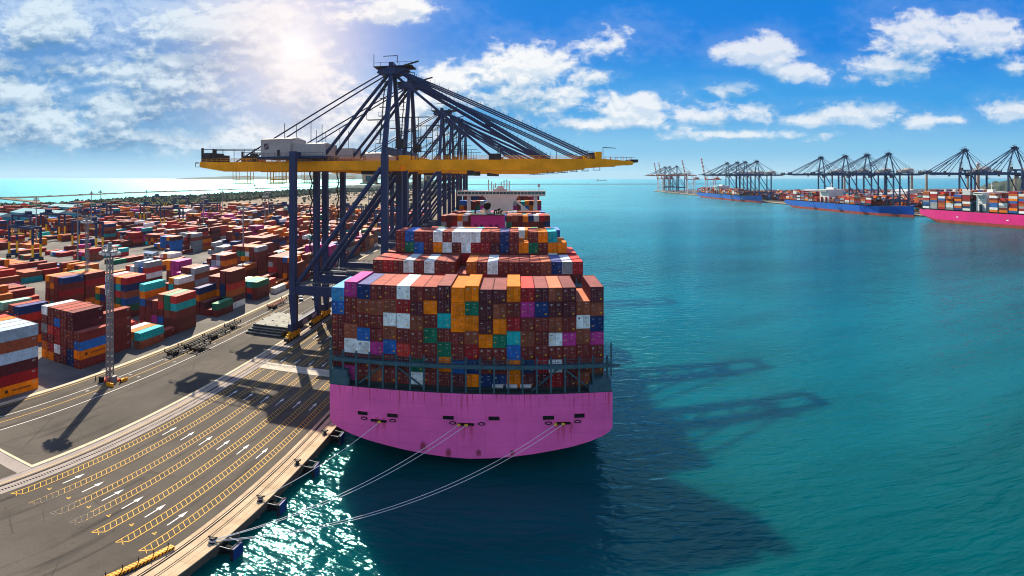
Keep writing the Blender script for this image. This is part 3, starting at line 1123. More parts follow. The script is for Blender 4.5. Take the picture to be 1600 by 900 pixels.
s_mid = N.math('MULTIPLY', N.math('MULTIPLY', st, mid_fade), N.smooth(thin2, 0.35, 0.6))
fine = N.math('MULTIPLY', N.smooth(thin2, 0.60, 0.78), N.smooth(sp.outputs[2], 2.0, 16.5, 0.12, 0.4))
scuff = N.math('MULTIPLY', N.smooth(N.noise(N.vec('MULTIPLY', gp, (0.25, 1, 1.0)), 0.8, 5.0, 0.7), 0.52, 0.7), N.math('SUBTRACT', 1.0, N.smooth(sp.outputs[2], 3.5, 5.6)))
rs = N.math('ADD', N.math('ADD', s_top, s_mid), fine, clamp=True)
cc = N.mix(N.math('MULTIPLY', rs, 0.85), old, (0.50, 0.04, 0.05, 1))
cc = N.mix(N.math('MULTIPLY', scuff, 0.5), cc, (0.42, 0.20, 0.30, 1))
for (xr_, zr_, r_) in ((-16.0, 5.0, 0.9), (-11.5, 3.9, 0.8), (-6.3, 4.1, 0.7), (-0.5, 4.2, 0.6)):
    dd = N.vec('LENGTH', N.vec('MULTIPLY', N.vec('SUBTRACT', gp, (xr_, 96.3, zr_)), (1.0 / r_, 0.0, 0.55 / r_)))
    bl = N.math('MULTIPLY', N.smooth(N.math('ADD', dd, N.math('MULTIPLY', thin2, 0.9)), 1.35, 0.75), 0.8)
    cc = N.mix(bl, cc, (0.22, 0.03, 0.025, 1))
seam = N.math('LESS_THAN', N.math('FRACT', N.math('DIVIDE', N.math('ADD', sp.outputs[2], 0.4), 2.9)), 0.018)
seamx = N.math('LESS_THAN', N.math('FRACT', N.math('DIVIDE', sp.outputs[0], 5.1)), 0.010)
cc = N.mix(N.math('MULTIPLY', N.math('MAXIMUM', seam, seamx), 0.35), cc, (0.12, 0.02, 0.08, 1))
t.links.new(cc, b.inputs['Base Color'])
bu = N.n('ShaderNodeBump')
bu.inputs['Strength'].default_value = 0.5
bu.inputs['Distance'].default_value = 0.25
N.put(bu.inputs['Height'], N.math('ADD', N.noise(gp, 0.35, 2.0, 0.5), N.math('MULTIPLY', seam, -0.1)))
t.links.new(bu.outputs[0], b.inputs['Normal'])

XC, HB, DZ = -8.1, 25.0, 16.5
PROF = [(0.0, 2.75), (0.15, 2.95), (0.30, 3.35), (0.45, 3.95), (0.60, 4.7), (0.72, 5.35), (0.84, 6.3), (0.93, 7.3), (0.98, 8.2), (1.0, 9.2)]


def hull_section(hb, drop, flat):
    """half profile from deck edge to centre line; drop lowers the bottom, flat squares the bilge"""
    pts = [(1.0, DZ)]
    for (tt, z) in reversed(PROF):
        zz = z - drop * (1 - 0.15 * tt)
        zz = zz * (1 - flat) + (-drop + 2.75) * flat
        pts.append((tt, zz))
    return [(hb * a, z) for a, z in pts]


def loft(mb, secs, m_of):
    """secs: list of (y, [(x, z)...] full outline port to starboard)"""
    n = len(secs[0][1])
    o = len(mb.v)
    for (y, pts) in secs:
        mb.v += [(x, y if not callable(y) else y(x), z) for x, z in pts]
    for i in range(len(secs) - 1):
        for j in range(n - 1):
            a = o + i * n + j
            mb.f.append((a, a + 1, a + n + 1, a + n))
            mb.m.append(m_of(i, j, secs))
    return o, n


ship = thing("container_ship", "huge pink container ship moored stern-on beside the quay, stacked high with containers", 'container ship', (0, 0, 0))
mb = MB()
secs = []
for (y, hb, drop, flat) in ((96.3, HB, 0, 0), (103, HB, 2.2, 0.05), (112, HB, 5.2, 0.2), (130, HB, 8.5, 0.6), (160, HB, 10, 0.95), (380, HB, 10, 0.95),
                            (410, HB * 0.86, 10, 0.9), (432, HB * 0.58, 9.5, 0.7), (450, HB * 0.24, 9, 0.6), (460, 0.6, 8, 0.5)):
    half = hull_section(hb, drop, flat)
    full = [(XC - a, z) for a, z in half] + [(XC + a, z) for a, z in reversed(half[:-1])]
    yy = y
    secs.append((yy, full))
o_, n_ = loft(mb, secs, lambda i, j, s: 1 if (min(s[i][1][j][1], s[i + 1][1][j + 1][1]) < 2.0) else 0)
mb.f.append(tuple(range(o_ + n_ - 1, o_ - 1, -1)))
mb.m.append(0)
mb.f.append(tuple(o_ + (len(secs) - 1) * n_ + j for j in range(n_)))
mb.m.append(0)
for i in range(len(secs) - 1):                        # deck
    a, c = o_ + i * n_, o_ + i * n_ + n_ - 1
    mb.f.append((a, a + n_, c + n_, c))
    mb.m.append(2)
hull = mb.build("hull", [PINK, BOOT, DECKM], ship)

# stern fittings: openings, chocks and roller fairleads on the transom
def opening(name, x0, x1, z0, z1, rim=0.10):
    m_ = MB()
    y = 96.3
    m_.box(x0, x1, y - 0.03, y - 0.01, z0, z1, 1)  # flat black panel stands in for the shade inside; the plating is uncut
    for (a, c, d, e) in ((x0 - rim, x1 + rim, z1, z1 + rim), (x0 - rim, x1 + rim, z0 - rim, z0), (x0 - rim, x0, z0, z1), (x1, x1 + rim, z0, z1)):
        m_.box(a, c, y - 0.12, y - 0.012, d, e, 0)
    return m_.build(name, [PINK, BLACK], hull)


for (x0, x1, z0, z1) in ((-27.8, -25.95, 10.7, 11.5), (-22.4, -20.5, 10.8, 11.6), (-12.5, -10.6, 11.1, 11.9), (-4.6, -2.7, 11.2, 12.05),
                         (4.75, 6.7, 11.3, 12.15), (10.2, 12.0, 11.5, 12.4)):
    opening("mooring_opening", x0, x1, z0, z1)
for x, z in ((-26.6, 10.05), (-21.4, 10.1), (-10.8, 10.45), (-5.8, 10.45), (5.75, 10.6), (10.8, 10.75)):
    m_ = MB()
    ring = [(0.62, 0.34), (0.40, 0.17)]
    for k in range(14):
        a, c = 2 * PI * k / 14, 2 * PI * (k + 1) / 14
        P_ = lambda r_, t_, y_: (x + r_[0] * math.cos(t_), y_, z + r_[1] * math.sin(t_))
        m_.quad(P_(ring[0], a, 96.16), P_(ring[0], c, 96.16), P_(ring[1], c, 96.16), P_(ring[1], a, 96.16), 0)
        m_.quad(P_(ring[0], c, 96.16), P_(ring[0], a, 96.16), P_(ring[0], a, 96.3), P_(ring[0], c, 96.3), 0)
        m_.add([P_(ring[1], a, 96.20), P_(ring[1], c, 96.20), (x, 96.20, z)], [(0, 1, 2)], 1)
    m_.build("panama_chock", [BLACK, PINK], hull)
for x0, x1, z in ((-25.3, -22.5, 9.9), (-9.9, -7.1, 10.35), (7.1, 9.5, 10.6)):
    m_ = MB()
    m_.box(x0, x1, 95.9, 96.28, z - 0.16, z + 0.16, 0)
    for k in range(5):
        xx = x0 + 0.25 + k * (x1 - x0 - 0.5) / 4
        m_.tube((xx, 95.85, z - 0.2), (xx, 95.85, z + 0.2), 0.13, 8, 0)
    m_.build("roller_fairlead", [BLACK], hull)
m_ = MB()
for (x, z) in ((-9.7, 10.3), (-8.4, 10.3), (6.9, 10.5), (8.2, 10.55), (-23.7, 9.8)):
    m_.box(x - 0.28, x + 0.28, 95.62, 95.86, z - 0.22, z + 0.22)
m_.build_each("rope_guard", YEL, hull)

# lashing bridge across the stern
lb = MB()
lb.box(-33.0, 16.7, 96.7, 97.6, 21.25, 21.98)
for k in range(21):
    lb.box(-33.0 + CG * k * 0.997, -33.0 + CG * (k + 1) * 0.997 - 0.06, 96.66, 96.695, 21.35, 21.85)
lash = lb.build("lashing_bridge", LASH, ship)
for k in range(21):
    x = -33.2 + CG * k * 1.005
    m_ = MB()
    m_.beam((x, 97.0, DZ), (x, 97.0, 23.5), 0.30, 0.45)
    m_.beam((x, 96.6, 22.1), (x, 96.6, 23.1), 0.06, 0.06)
    m_.build("post", LASH, lash)
for (xa, xb) in ((-27.9, -23.4), (-15.9, -21.0), (-1.2 + 4.1, 7.4), (15.0 - 1.8, 8.6)):
    m_ = MB()
    m_.beam((xa, 97.25, DZ + 0.4), (xb, 97.25, 21.1), 0.26, 0.26)
    m_.build("diagonal_brace", LASH, lash)
m_ = MB()
for z in (22.6, 23.05):
    m_.beam((-33.0, 96.72, z), (16.7, 96.72, z), 0.05, 0.05)
for k in range(42):
    m_.beam((-33.0 + k * 1.21, 96.72, 22.05), (-33.0 + k * 1.21, 96.72, 23.05), 0.04, 0.04)
m_.build("guard_rail", LASH, lash)
m_ = MB()
m_.box(-32.9, -29.9, 96.5, 101, DZ + 0.003, 19.6)
m_.box(-31.0, -29.6, 96.6, 100, DZ + 0.002, 18.3)
m_.build("mooring_platform", LASH, ship)
m_ = MB()
m_.box(13.7, 16.7, 96.5, 101, DZ + 0.003, 19.0)
m_.box(12.8, 13.7, 96.6, 100, DZ + 0.002, 18.0)
m_.build("mooring_platform", LASH, ship)
m_ = MB()
for x in (-32.9, 16.7):
    m_.beam((x, 96.6, 19.6), (x, 96.6, 26.0), 0.25, 0.25)
    for k in range(8):
        m_.beam((x - 0.5, 96.6, 19.9 + k * 0.5), (x + 0.5, 96.6, 19.9 + k * 0.5), 0.05, 0.05)
m_.build("corner_post", LASH, ship)
m_ = MB()                                              # hatch coamings and pedestals under the stacks
m_.box(-30.8, 14.6, 98.4, 110.2, DZ + 0.004, ST_Z - 0.02, 0)
for s_ in (-33.2, 13.3):
    m_.box(s_, s_ + 2.3, 98.3, 110.2, DZ + 0.005, 19.75, 0)
for yb in (128.2, 142.4, 156.8, 170.8, 194.8, 250.2, 264.8, 278.8, 292.8, 333.8, 347.8, 361.8, 375.8, 389.8):
    m_.box(-33.0, 16.6, yb, yb + 12.4, DZ + 0.004, 26.0, 0)
m_.build_each("hatch_coaming", DECKM, ship)
m_ = MB()
for (x0, w_) in ((-4.2, 6.0),):
    for k in range(3):
        m_.tube((x0 + k * 2.45 + 0.15, 97.75, 17.6), (x0 + k * 2.45 + 2.1, 97.75, 17.6), 0.42, 10)
m_.build_each("life_raft_canister", WGREY, ship)
for yb in (126.2, 140.9):                               # lashing bridges between the bays
    m_ = MB()
    m_.box(-33.0, 16.6, yb, yb + 0.9, 30.6, 31.3)
    for k in range(21):
        m_.beam((-33.0 + k * 2.47, yb + 0.45, DZ), (-33.0 + k * 2.47, yb + 0.45, 32.6), 0.3, 0.3)
    m_.build("lashing_bridge", LASH, ship)

# funnel casing
fun = MB()
fun.box(-17.6, -4.4, 222, 240, DZ + 0.006, 40.6, 0)
fun.box(-17.8, -4.2, 221.8, 240.2, 40.6, 40.95, 1)
fx = fun.build("funnel_casing", [paint("magenta_casing_paint", (0.45, 0.03, 0.24), rough=0.5, dirt=0.2), DECKM], ship)
for x in (-15.6, -13.2, -9.6, -7.2):
    m_ = MB()
    m_.box(x - 0.65, x + 0.65, 221.9, 221.99, 35.5, 37.0, 0)
    for k in range(5):
        m_.box(x - 0.6, x + 0.6, 221.84, 221.895, 35.6 + k * 0.28, 35.75 + k * 0.28, 0)
    m_.build("louvre", paint("plum_louvre_paint", (0.16, 0.01, 0.13), rough=0.6), fx)
m_ = MB()
m_.tube((-11.3, 228, 40.9), (-11.3, 228, 43.4), 1.35, 14, 0)
m_.tube((-11.3, 229.5, 44.4), (-11.3, 224.6, 44.1), 1.45, 16, 1)
for x, h in ((-16.2, 1.4), (-8.4, 1.2), (-6.6, 1.8), (-5.8, 1.0), (-7.4, 1.5)):
    m_.tube((x, 226, 40.9), (x, 226, 40.9 + h), 0.3, 8, 1)
    m_.tube((x, 226, 40.9 + h), (x + 0.5, 225, 41.2 + h), 0.34, 8, 1)
m_.build_each("exhaust_pipe", [WHITE, BLACK], fx)

# bridge and accommodation
brd = MB()
brd.box(-15.0, -1.2, 318, 326, DZ + 0.007, 41.0, 0)
brd.add([(-15.0, 318, 41.0), (-1.2, 318, 41.0), (-1.2, 326, 41.0), (-15.0, 326, 41.0),
         (-19.0, 318, 46.0), (2.6, 318, 46.0), (2.6, 326, 46.0), (-19.0, 326, 46.0)],
        [(3, 2, 1, 0), (4, 5, 6, 7), (0, 1, 5, 4), (1, 2, 6, 5), (2, 3, 7, 6), (3, 0, 4, 7)], 0)
brd.box(-12.2, -5.2, 319, 325, 46.0, 48.9, 0)
brd.add([(-11.0, 319.5, 48.9), (-6.2, 319.5, 48.9), (-6.2, 324, 48.9), (-11.0, 324, 48.9),
         (-10.0, 320, 50.6), (-7.2, 320, 50.6), (-7.2, 323.5, 50.6), (-10.0, 323.5, 50.6)],
        [(3, 2, 1, 0), (4, 5, 6, 7), (0, 1, 5, 4), (1, 2, 6, 5), (2, 3, 7, 6), (3, 0, 4, 7)], 0)
bh = brd.build("deckhouse", [WHITE], ship)
m_ = MB()
m_.box(-33.0, -19.0, 317.8, 323, 44.9, 45.9, 0)
m_.box(2.6, 17.2, 317.8, 323, 44.9, 45.9, 0)
m_.box(-33.0, 17.2, 317.7, 323.5, 47.35, 48.0, 0)
for k in range(26):
    x = -33.0 + k * 2.0
    m_.box(x, x + 0.22, 317.8, 318.0, 45.9, 47.35, 0)
for (x, y1, z1) in ((-26.5, 320, 45), (11.6, 320, 45)):
    m_.beam((x, y1, DZ), (x, y1, z1), 2.0, 2.0, 0)
m_.beam((-1.2, 319.5, 43.6), (7.2, 319.5, 36.5), 1.1, 1.1, 0)
m_.beam((-15.0, 319.5, 39.5), (-20.5, 319.5, 36.0), 1.1, 1.1, 0)
wg = m_.build("bridge_wing", [WHITE], bh)
m_ = MB()
m_.box(-32.8, 17.0, 318.02, 318.1, 45.95, 47.3, 0)
m_.build("window_band", GLASS, bh)
m_ = MB()
for x, h in ((-15.3, 6.3), (-13.5, 5.2), (-12.3, 3.0), (-11.3, 2.8), (-8.0, 3.5), (-4.8, 6.3), (-3.4, 5.4), (-6.4, 4.4)):
    zb = 48.0 if not -12 < x < -5.5 else 49.5
    m_.beam((x, 321, zb), (x, 321, zb + h), 0.5, 0.5)
    for k in range(int(h)):
        m_.beam((x - 0.6, 321, zb + 1 + k), (x + 0.6, 321, zb + 1 + k), 0.1, 0.1)
for k in range(26):
    m_.beam((-32.5 + 2 * k, 318.4, 48.0), (-32.5 + 2 * k, 318.4, 49.1 + 0.6 * (k % 4 == 0)), 0.1, 0.1)
m_.beam((-32.5, 318.4, 48.9), (16.7, 318.4, 48.9), 0.08, 0.08)
m_.tube((13.5, 319, 48.0), (13.5, 319, 50.4), 0.2, 6)
m_.tube((13.5, 318.8, 50.2), (13.5, 319.3, 51.5), 0.7, 10)
m_.build("radar_mast", WGREY, bh)


# --- other ships ------------------------------------------------------------------------
def far_ship(name, label, x0, bx, ys, yb, dz, hullm, house, stern_over, cont, bow_flare=2.0, mark=False, group=None):
    """a ship lying along the far quay: near side at x0, stern at y=ys, bow at y=yb (smaller)"""
    s = thing(name, label, 'container ship', (0, 0, 0), 0, group)
    m_ = MB()
    xc, hb = x0 + bx / 2, bx / 2
    L = ys - yb
    secs = []
    for (f, b_, zlow) in ((0.0, 0.93, dz * 0.55), (0.03, 0.96, dz * 0.42), (0.09, 1.0, 0.8), (0.14, 1.0, -2.0), (0.70, 1.0, -2.0), (0.82, 0.86, -2.0), (0.90, 0.58, -2.0), (0.96, 0.28, -2.0), (0.995, 0.02, -1.0)):
        y = ys - f * L
        top = b_ * hb
        fl = 1.0 if f < 0.7 else 1.0 - (f - 0.7) * 1.6
        zd = dz + (2.6 * max(0, (f - 0.8) / 0.2))
        low = max(0.02, b_ * fl) * hb
        zm = min(max(3.6, zlow + 0.3), zd - 1)
        secs.append((y, [(xc - top, zd), (xc - low, zm), (xc - low * 0.985, zlow), (xc + low * 0.985, zlow), (xc + low, zm), (xc + top, zd)]))
    o_, n_ = loft(m_, secs, lambda i, j, ss: 1 if j in (1, 2, 3) else 0)
    m_.f.append(tuple(o_ + j for j in range(n_)))
    m_.m.append(0)
    for i in range(len(secs) - 1):
        a, c = o_ + i * n_, o_ + i * n_ + n_ - 1
        m_.f.append((a, c, c + n_, a + n_))
        m_.m.append(2)
    h = m_.build("hull", [hullm, BOOT, DECKM], s)
    m_ = MB()                                            # bulwark rail and hatch stanchions
    for k in range(int(L * 0.78 / 14)):
        y = ys - 6 - 14 * k
        m_.box(xc - hb * 0.9, xc + hb * 0.9, y - 13.2, y - 0.6, dz + 0.01, dz + 1.4, 0)
        m_.box(xc - hb, xc + hb, y - 0.5, y + 0.1, dz + 0.02, dz + 9.5, 1)
    m_.build("hatch_cover", [DECKM, REDP if hullm is BLUEH else LASH], s)
    hy0, hy1, hz = house
    m_ = MB()
    m_.box(xc - hb * 0.8, xc + hb * 0.8, hy0, hy1, dz + 0.02, hz - 3.2, 0)
    m_.box(xc - hb * 1.02, xc + hb * 1.02, hy0 + 1, hy1 - 0.5, hz - 3.2, hz, 0)
    m_.box(xc - 3, xc + 3, hy0 + 3, hy1 - 3, hz, hz + 3, 0)
    hs = m_.build("deckhouse", [WHITE], s)
    m_ = MB()
    for lv in range(int((hz - 5 - dz) / 2.8)):
        z = dz + 1.6 + lv * 2.8
        for k in range(6):
            y = hy0 + 1.2 + k * (hy1 - hy0 - 2.4) / 6
            m_.box(xc - hb * 0.8 - 0.05, xc - hb * 0.8 - 0.01, y, y + 0.9, z, z + 0.9)
    m_.box(xc - hb * 1.02 - 0.05, xc - hb * 1.02 - 0.01, hy0 + 1.4, hy1 - 1, hz - 2.0, hz - 0.8)
    m_.build("window", GLASS, hs)
    m_ = MB()
    m_.beam((xc, (hy0 + hy1) / 2, hz + 3), (xc, (hy0 + hy1) / 2, hz + 11), 0.5, 0.5)
    m_.beam((xc, (hy0 + hy1) / 2 - 2.5, hz + 8), (xc, (hy0 + hy1) / 2 + 2.5, hz + 8), 0.4, 0.4)
    m_.build("radar_mast", WHITE, hs)
    if mark:
        m_ = MB()
        for y in (468, 391):
            m_.box(x0 - 0.06, x0 - 0.01, y - 3.4, y, 7.6, 8.8)
        m_.build_each("hull_mark", WHITE, h)
    items = []
    nb = int(L * 0.78 / 14)
    for k in range(nb):
        y = ys - 6 - 14 * k - 13
        if hy0 - 9 < y + 6 < hy1 + 9: continue
        for c in range(int(bx / 2.5)):
            n = cont[k % len(cont)] + (-1 if rnd.random() < 0.3 else 0)
            for q_ in range(max(0, n)):
                if 0 < c and q_ < n - 2: continue
                items.append((rnd.choice('RRRYZZOWWSSBNCX'), x0 + 1.6 + 2.48 * c, y, dz + 1.45 + 2.62 * q_, 12.19, 2.6))
    return s, items


FS = []
s1, it = far_ship("container_ship", "hot pink container ship along the far quay, at the right edge", 470, 46, 535, 190, 15.0, HPINK, (425, 440, 38), 1, [8, 9, 8, 6, 7, 9, 4, 9, 8, 6, 9, 8], mark=True)
FS += it
s2, it = far_ship("container_ship", "large blue container ship along the far quay with grey-white deckhouse", 482, 36, 926, 577, 13.2, BLUEH, (775, 803, 35), 1, [3, 4, 6, 4, 5, 5, 6, 3, 5, 4, 6, 3, 4, 4])
FS += it
s3, it = far_ship("container_ship", "more distant blue container ship along the far quay with darker bow", 492, 34, 1466, 1078, 13.0, BLUEH, (1300, 1332, 33), 1, [4, 3, 5, 5, 4, 5, 3])
FS += it
bpy.data.objects["stacked_containers"].name = "stacked_containers"
mass("shipboard_containers", FS, "rows of mixed containers on the decks of the three ships across the harbour")


def small_ship(label, x, y, L, col, rz):
    s = thing("cargo_ship", label, 'ship', (x, y, 0), rz)
    m_ = MB()
    h_ = L * 0.045
    m_.prism([(-L / 2, -L * 0.07), (L * 0.36, -L * 0.07), (L / 2, 0), (L * 0.36, L * 0.07), (-L / 2, L * 0.07)], -1, h_)
    m_.prism([(L * 0.36, -L * 0.06), (L * 0.49, 0), (L * 0.36, L * 0.06)], h_, h_ * 1.5)
    m_.build("hull", col, s)
    m_ = MB()
    m_.box(-L * 0.45, -L * 0.33, -L * 0.055, L * 0.055, h_, h_ + L * 0.10)
    m_.box(-L * 0.43, -L * 0.36, -L * 0.06, L * 0.06, h_ + L * 0.10, h_ + L * 0.125)
    m_.build("deckhouse", WHITE, s)
    m_ = MB()
    for f in (-0.1, 0.15, 0.3):
        m_.beam((L * f, 0, h_), (L * f, 0, h_ + L * 0.07), L * 0.012, L * 0.012)
    m_.build_each("mast", DECKM, s)
    return s


small_ship("small dark cargo ship out on the bright sea at left", -1470, 2890, 70, DECKM, R(155))
small_ship("tiny pale ship near the horizon beyond the boom tip", 1180, 7600, 150, WGREY, R(10))

# ------------------------------------------------------------------ quay cranes
NAVY = paint("navy_crane_paint", (0.032, 0.045, 0.115), rough=0.5, dirt=0.25, scale=0.15)
GIRD = paint("yellow_girder_paint", (0.92, 0.37, 0.003), rough=0.5, dirt=0.22, scale=0.2, rust=0.05)
BOGY = paint("orange_bogie_paint", (0.80, 0.40, 0.015), rough=0.6, dirt=0.4, scale=0.8, rust=0.2)
HOUSE = paint("machine_house_paint", (0.40, 0.37, 0.365), rough=0.6, dirt=0.15, scale=0.2)
CREAM = paint("cream_cab_paint", (0.62, 0.47, 0.30), rough=0.6, dirt=0.2)
LILAC = paint("lilac_sign_plate", (0.42, 0.33, 0.46), rough=0.6, dirt=0.15)
GREYM = paint("grey_steel", (0.22, 0.23, 0.25), rough=0.5, metal=0.3, dirt=0.3)
DGREY = paint("dark_machinery", (0.05, 0.045, 0.045), rough=0.7, dirt=0.3)
FNAVY = paint("far_navy_paint", (0.03, 0.065, 0.15), rough=0.55, dirt=0.2, scale=0.1)

HY = 10.8           # half spacing of the legs along the quay
LS = -30.0          # landside leg line
GY = 4.3            # half spacing of the twin girders


def make_sts():
    c = thing("quay_crane", "nearest navy quay crane, its yellow boom reaching out over the pink ship", 'crane', (0, 0, 0), 0, 'quay cranes in a row along the near quay')
    for (x, hi) in ((LS, 61.6), (0.0, 58.2)):
        for sy in (-1, 1):
            m = MB()
            y = sy * HY
            m.beam((x, y, 15.3), (x, y, hi), 2.0, 2.1, 0, up=(0, 1, 0))
            m.beam((x + (0.6 if x < -1 else -0.3), y, 3.2), (x, y, 15.3), 1.5, 1.9, 0, 2.5, 2.2, up=(0, 1, 0))
            lg = m.build("leg", NAVY, c)
            m = MB()
            m.box(x - 1.25, x + 1.25, y - 1.2, y + 1.2, 14.6, 15.25)
            for zz in (26.0, 37.0, 48.0):
                m.box(x - 1.06, x + 1.06, y - 1.11, y + 1.11, zz, zz + 0.22)
            m.build("flange", NAVY, lg)
    for x in (LS, 0.0):
        m = MB()
        m.box(x - 0.8, x + 0.8, -HY - 2.5, HY + 2.5, 3.2, 5.6)
        s = m.build("sill_beam", NAVY, c)
        for yy in (-2.6, 6.0):
            m = MB()
            sx = 1 if x < -1 else -1
            m.box(min(x + sx * 0.82, x + sx * 0.90), max(x + sx * 0.82, x + sx * 0.90), yy - 2.3, yy + 2.3, 3.7, 5.2)
            m.build("sign_plate", LILAC, s)
        m = MB()
        for k in range(14):
            yy = -HY - 2 + k * 1.9
            m.beam((x - 0.7, yy, 5.6), (x - 0.7, yy, 6.7), 0.08, 0.08)
        m.beam((x - 0.7, -HY - 2, 6.7), (x - 0.7, HY + 2.6, 6.7), 0.08, 0.08)
        m.build("guard_rail", GREYM, s)
        for sy in (-1, 1):
            m = MB()
            for k in range(4):
                y0 = sy * HY - 5.4 + k * 2.7
                m.box(x - 0.55, x + 0.55, y0 + 0.15, y0 + 2.45, 0.9, 2.0, 0)
                m.box(x - 0.75, x + 0.75, y0 + 0.5, y0 + 0.9, 0.7, 1.5, 0)
                for j in (0.65, 1.95):
                    m.tube((x - 0.3, y0 + j, 0.45), (x + 0.3, y0 + j, 0.45), 0.42, 10, 1)
            for k in range(2):
                y0 = sy * HY - 4.6 + k * 5.4
                m.box(x - 0.45, x + 0.45, y0 + 0.2, y0 + 3.6, 2.0, 2.6, 0)
            m.box(x - 0.5, x + 0.5, sy * HY - 3.2, sy * HY + 3.2, 2.6, 3.19, 0)
            m.box(x - 0.7, x + 0.7, sy * HY - 6.1, sy * HY - 5.45, 0.6, 1.7, 1)
            m.build("bogie", [BOGY, DGREY], c)
    for sy in (-1, 1):
        y = sy * HY
        m = MB()
        m.box(LS + 1.0, -1.0, y - 0.8, y + 0.8, 15.4, 18.4)
        p = m.build("portal_beam", NAVY, c)
        m = MB()
        for s2 in (-0.75, 0.75):
            for k in range(15):
                m.beam((LS + 1 + k * 2.0, y + s2, 18.4), (LS + 1 + k * 2.0, y + s2, 19.5), 0.07, 0.07)
            m.beam((LS + 1, y + s2, 19.5), (-1, y + s2, 19.5), 0.08, 0.08)
        m.build("guard_rail", GREYM, p)
        m = MB()
        m.tube((LS + 1.2, y, 18.6), (-1.0, y, 56.2), 0.78, 12)
        m.build("diagonal_brace", NAVY, c, smooth=False)
    for (x, z0, z1) in ((LS, 59.3, 61.5), (0.0, 60.3, 62.6)):
        m = MB()
        m.box(x - 0.8, x + 0.8, -HY - 1.1, HY + 1.1, z0, z1)
        if x > -1:
            for sy in (-1, 1):
                m.box(-1.0, 1.0, sy * HY - 1.05, sy * HY + 1.05, 58.2, 60.3)
        m.build("cross_beam", NAVY, c)
    # twin girders and boom
    for sy in (-1, 1):
        y = sy * GY
        g = MB()
        g.box(-60.0, 3.6, y - 0.75, y + 0.75, 55.5, 58.6, 0)
        vs = [(-69.0, y - 0.75, 56.9), (-60.0, y - 0.75, 55.5), (-60.0, y + 0.75, 55.5), (-69.0, y + 0.75, 56.9),
              (-69.0, y - 0.75, 58.9), (-60.0, y - 0.75, 58.6), (-60.0, y + 0.75, 58.6), (-69.0, y + 0.75, 58.9)]
        g.add(vs, [(3, 2, 1, 0), (4, 5, 6, 7), (0, 1, 5, 4), (1, 2, 6, 5), (2, 3, 7, 6), (3, 0, 4, 7)], 0)
        g.box(-60, 3.6, y - sy * 0.76 - 0.12, y - sy * 0.76 + 0.12, 55.3, 55.8, 0)
        gd = g.build("girder", GIRD, c)
        m = MB()
        for k in range(36):
            x = -68 + k * 2.0
            m.beam((x, y + sy * 0.7, 58.6), (x, y + sy * 0.7, 59.8), 0.07, 0.07)
        m.beam((-68.5, y + sy * 0.7, 59.8), (3.6, y + sy * 0.7, 59.8), 0.10, 0.10)
        m.beam((-68.5, y + sy * 0.7, 59.2), (3.6, y + sy * 0.7, 59.2), 0.07, 0.07)
        m.build("guard_rail", GIRD, gd)
        g = MB()
        pr = [(5.0, 55.5), (55.0, 55.5), (58.5, 55.9), (62.0, 56.3), (66.0, 56.7), (71.0, 57.0), (76.0, 57.3), (76.0, 58.2), (70.0, 58.8), (66.0, 59.0), (5.0, 58.7)]
        n = len(pr)
        vs = [(x, y - 0.75, z) for x, z in pr] + [(x, y + 0.75, z) for x, z in pr]
        g.add(vs, [tuple(range(n)), tuple(range(2 * n - 1, n - 1, -1))] + [((k + 1) % n, k, n + k, n + (k + 1) % n) for k in range(n)], 0)
        g.box(3.2, 6.4, y - 1.0, y + 1.0, 57.0, 60.2, 0)
        g.box(64.0, 66.0, y - 0.8, y + 0.8, 58.9, 61.2, 0)
        bm = g.build("boom", GIRD, c)
        m = MB()
        for k in range(35):
            x = 6.8 + k * 2.0
            m.beam((x, y + sy * 0.7, 58.6), (x, y + sy * 0.7, 59.9), 0.07, 0.07)
        m.beam((6.8, y + sy * 0.7, 59.9), (64, y + sy * 0.7, 59.9), 0.11, 0.11)
        m.beam((6.8, y + sy * 0.7, 59.3), (64, y + sy * 0.7, 59.3), 0.07, 0.07)
        m.build("guard_rail", GIRD, bm)
    m = MB()
    for x in (-68.6, -56.0, -44.0, -32.0, -20.0, -8.0, 8.0, 20.0, 32.0, 44.0, 56.0, 66.0, 75.5):
        m.box(x - 0.4, x + 0.4, -GY + 0.76, GY - 0.76, 57.2, 58.5)
    m.build_each("cross_tie", NAVY, c)
    # apex frame, stays
    for sy in (-1, 1):
        m = MB()
        m.beam((0, sy * HY, 62.6), (0.2, sy * 2.6, 87.0), 1.5, 1.5, 0, 1.15, 1.15, up=(1, 0, 0))
        m.build("apex_leg", NAVY, c)
        m = MB()
        m.tube((-0.6, sy * 2.4, 86.6), (LS + 8.2, sy * 5.0, 60.0), 0.55, 10)
        m.build("raking_strut", NAVY, c)
        m = MB()
        m.tube((-0.6, sy * 2.2, 88.2), (-54.2, sy * GY, 58.7), 0.26, 8)
        m.build("back_stay", NAVY, c)
        for (x, r_) in ((50.0, 0.24), (64.6, 0.24)):
            m = MB()
            for d in (-0.30, 0.30):
                m.tube((1.2, sy * 2.2, 88.2 + d), (x, sy * GY, 59.2 + d), r_, 6)
            for k in range(1, 44):
                f = k / 44.0
                px, py, pz = 1.2 + (x - 1.2) * f, sy * (2.2 + (GY - 2.2) * f), 88.5 + (59.5 - 88.5) * f
                m.box(px - 0.05, px + 0.05, py - 0.05, py + 0.05, pz + 0.2, pz + 0.95)
            m.beam((30.0, sy * 3.4, 70.2), (31.6, sy * 3.4, 70.2), 0.9, 1.6)
            m.build("fore_stay", NAVY, c)
        m = MB()
        m.tube((0.6, sy * 2.0, 86.8), (33.0, sy * GY, 59.0), 0.42, 8)
        m.build("inner_stay", NAVY, c)
    m = MB()
    m.box(-1.3, 1.5, -3.6, 3.6, 86.4, 88.9, 0)
    m.box(-0.7, 0.7, -2.4, 2.4, 88.9, 90.6, 0)
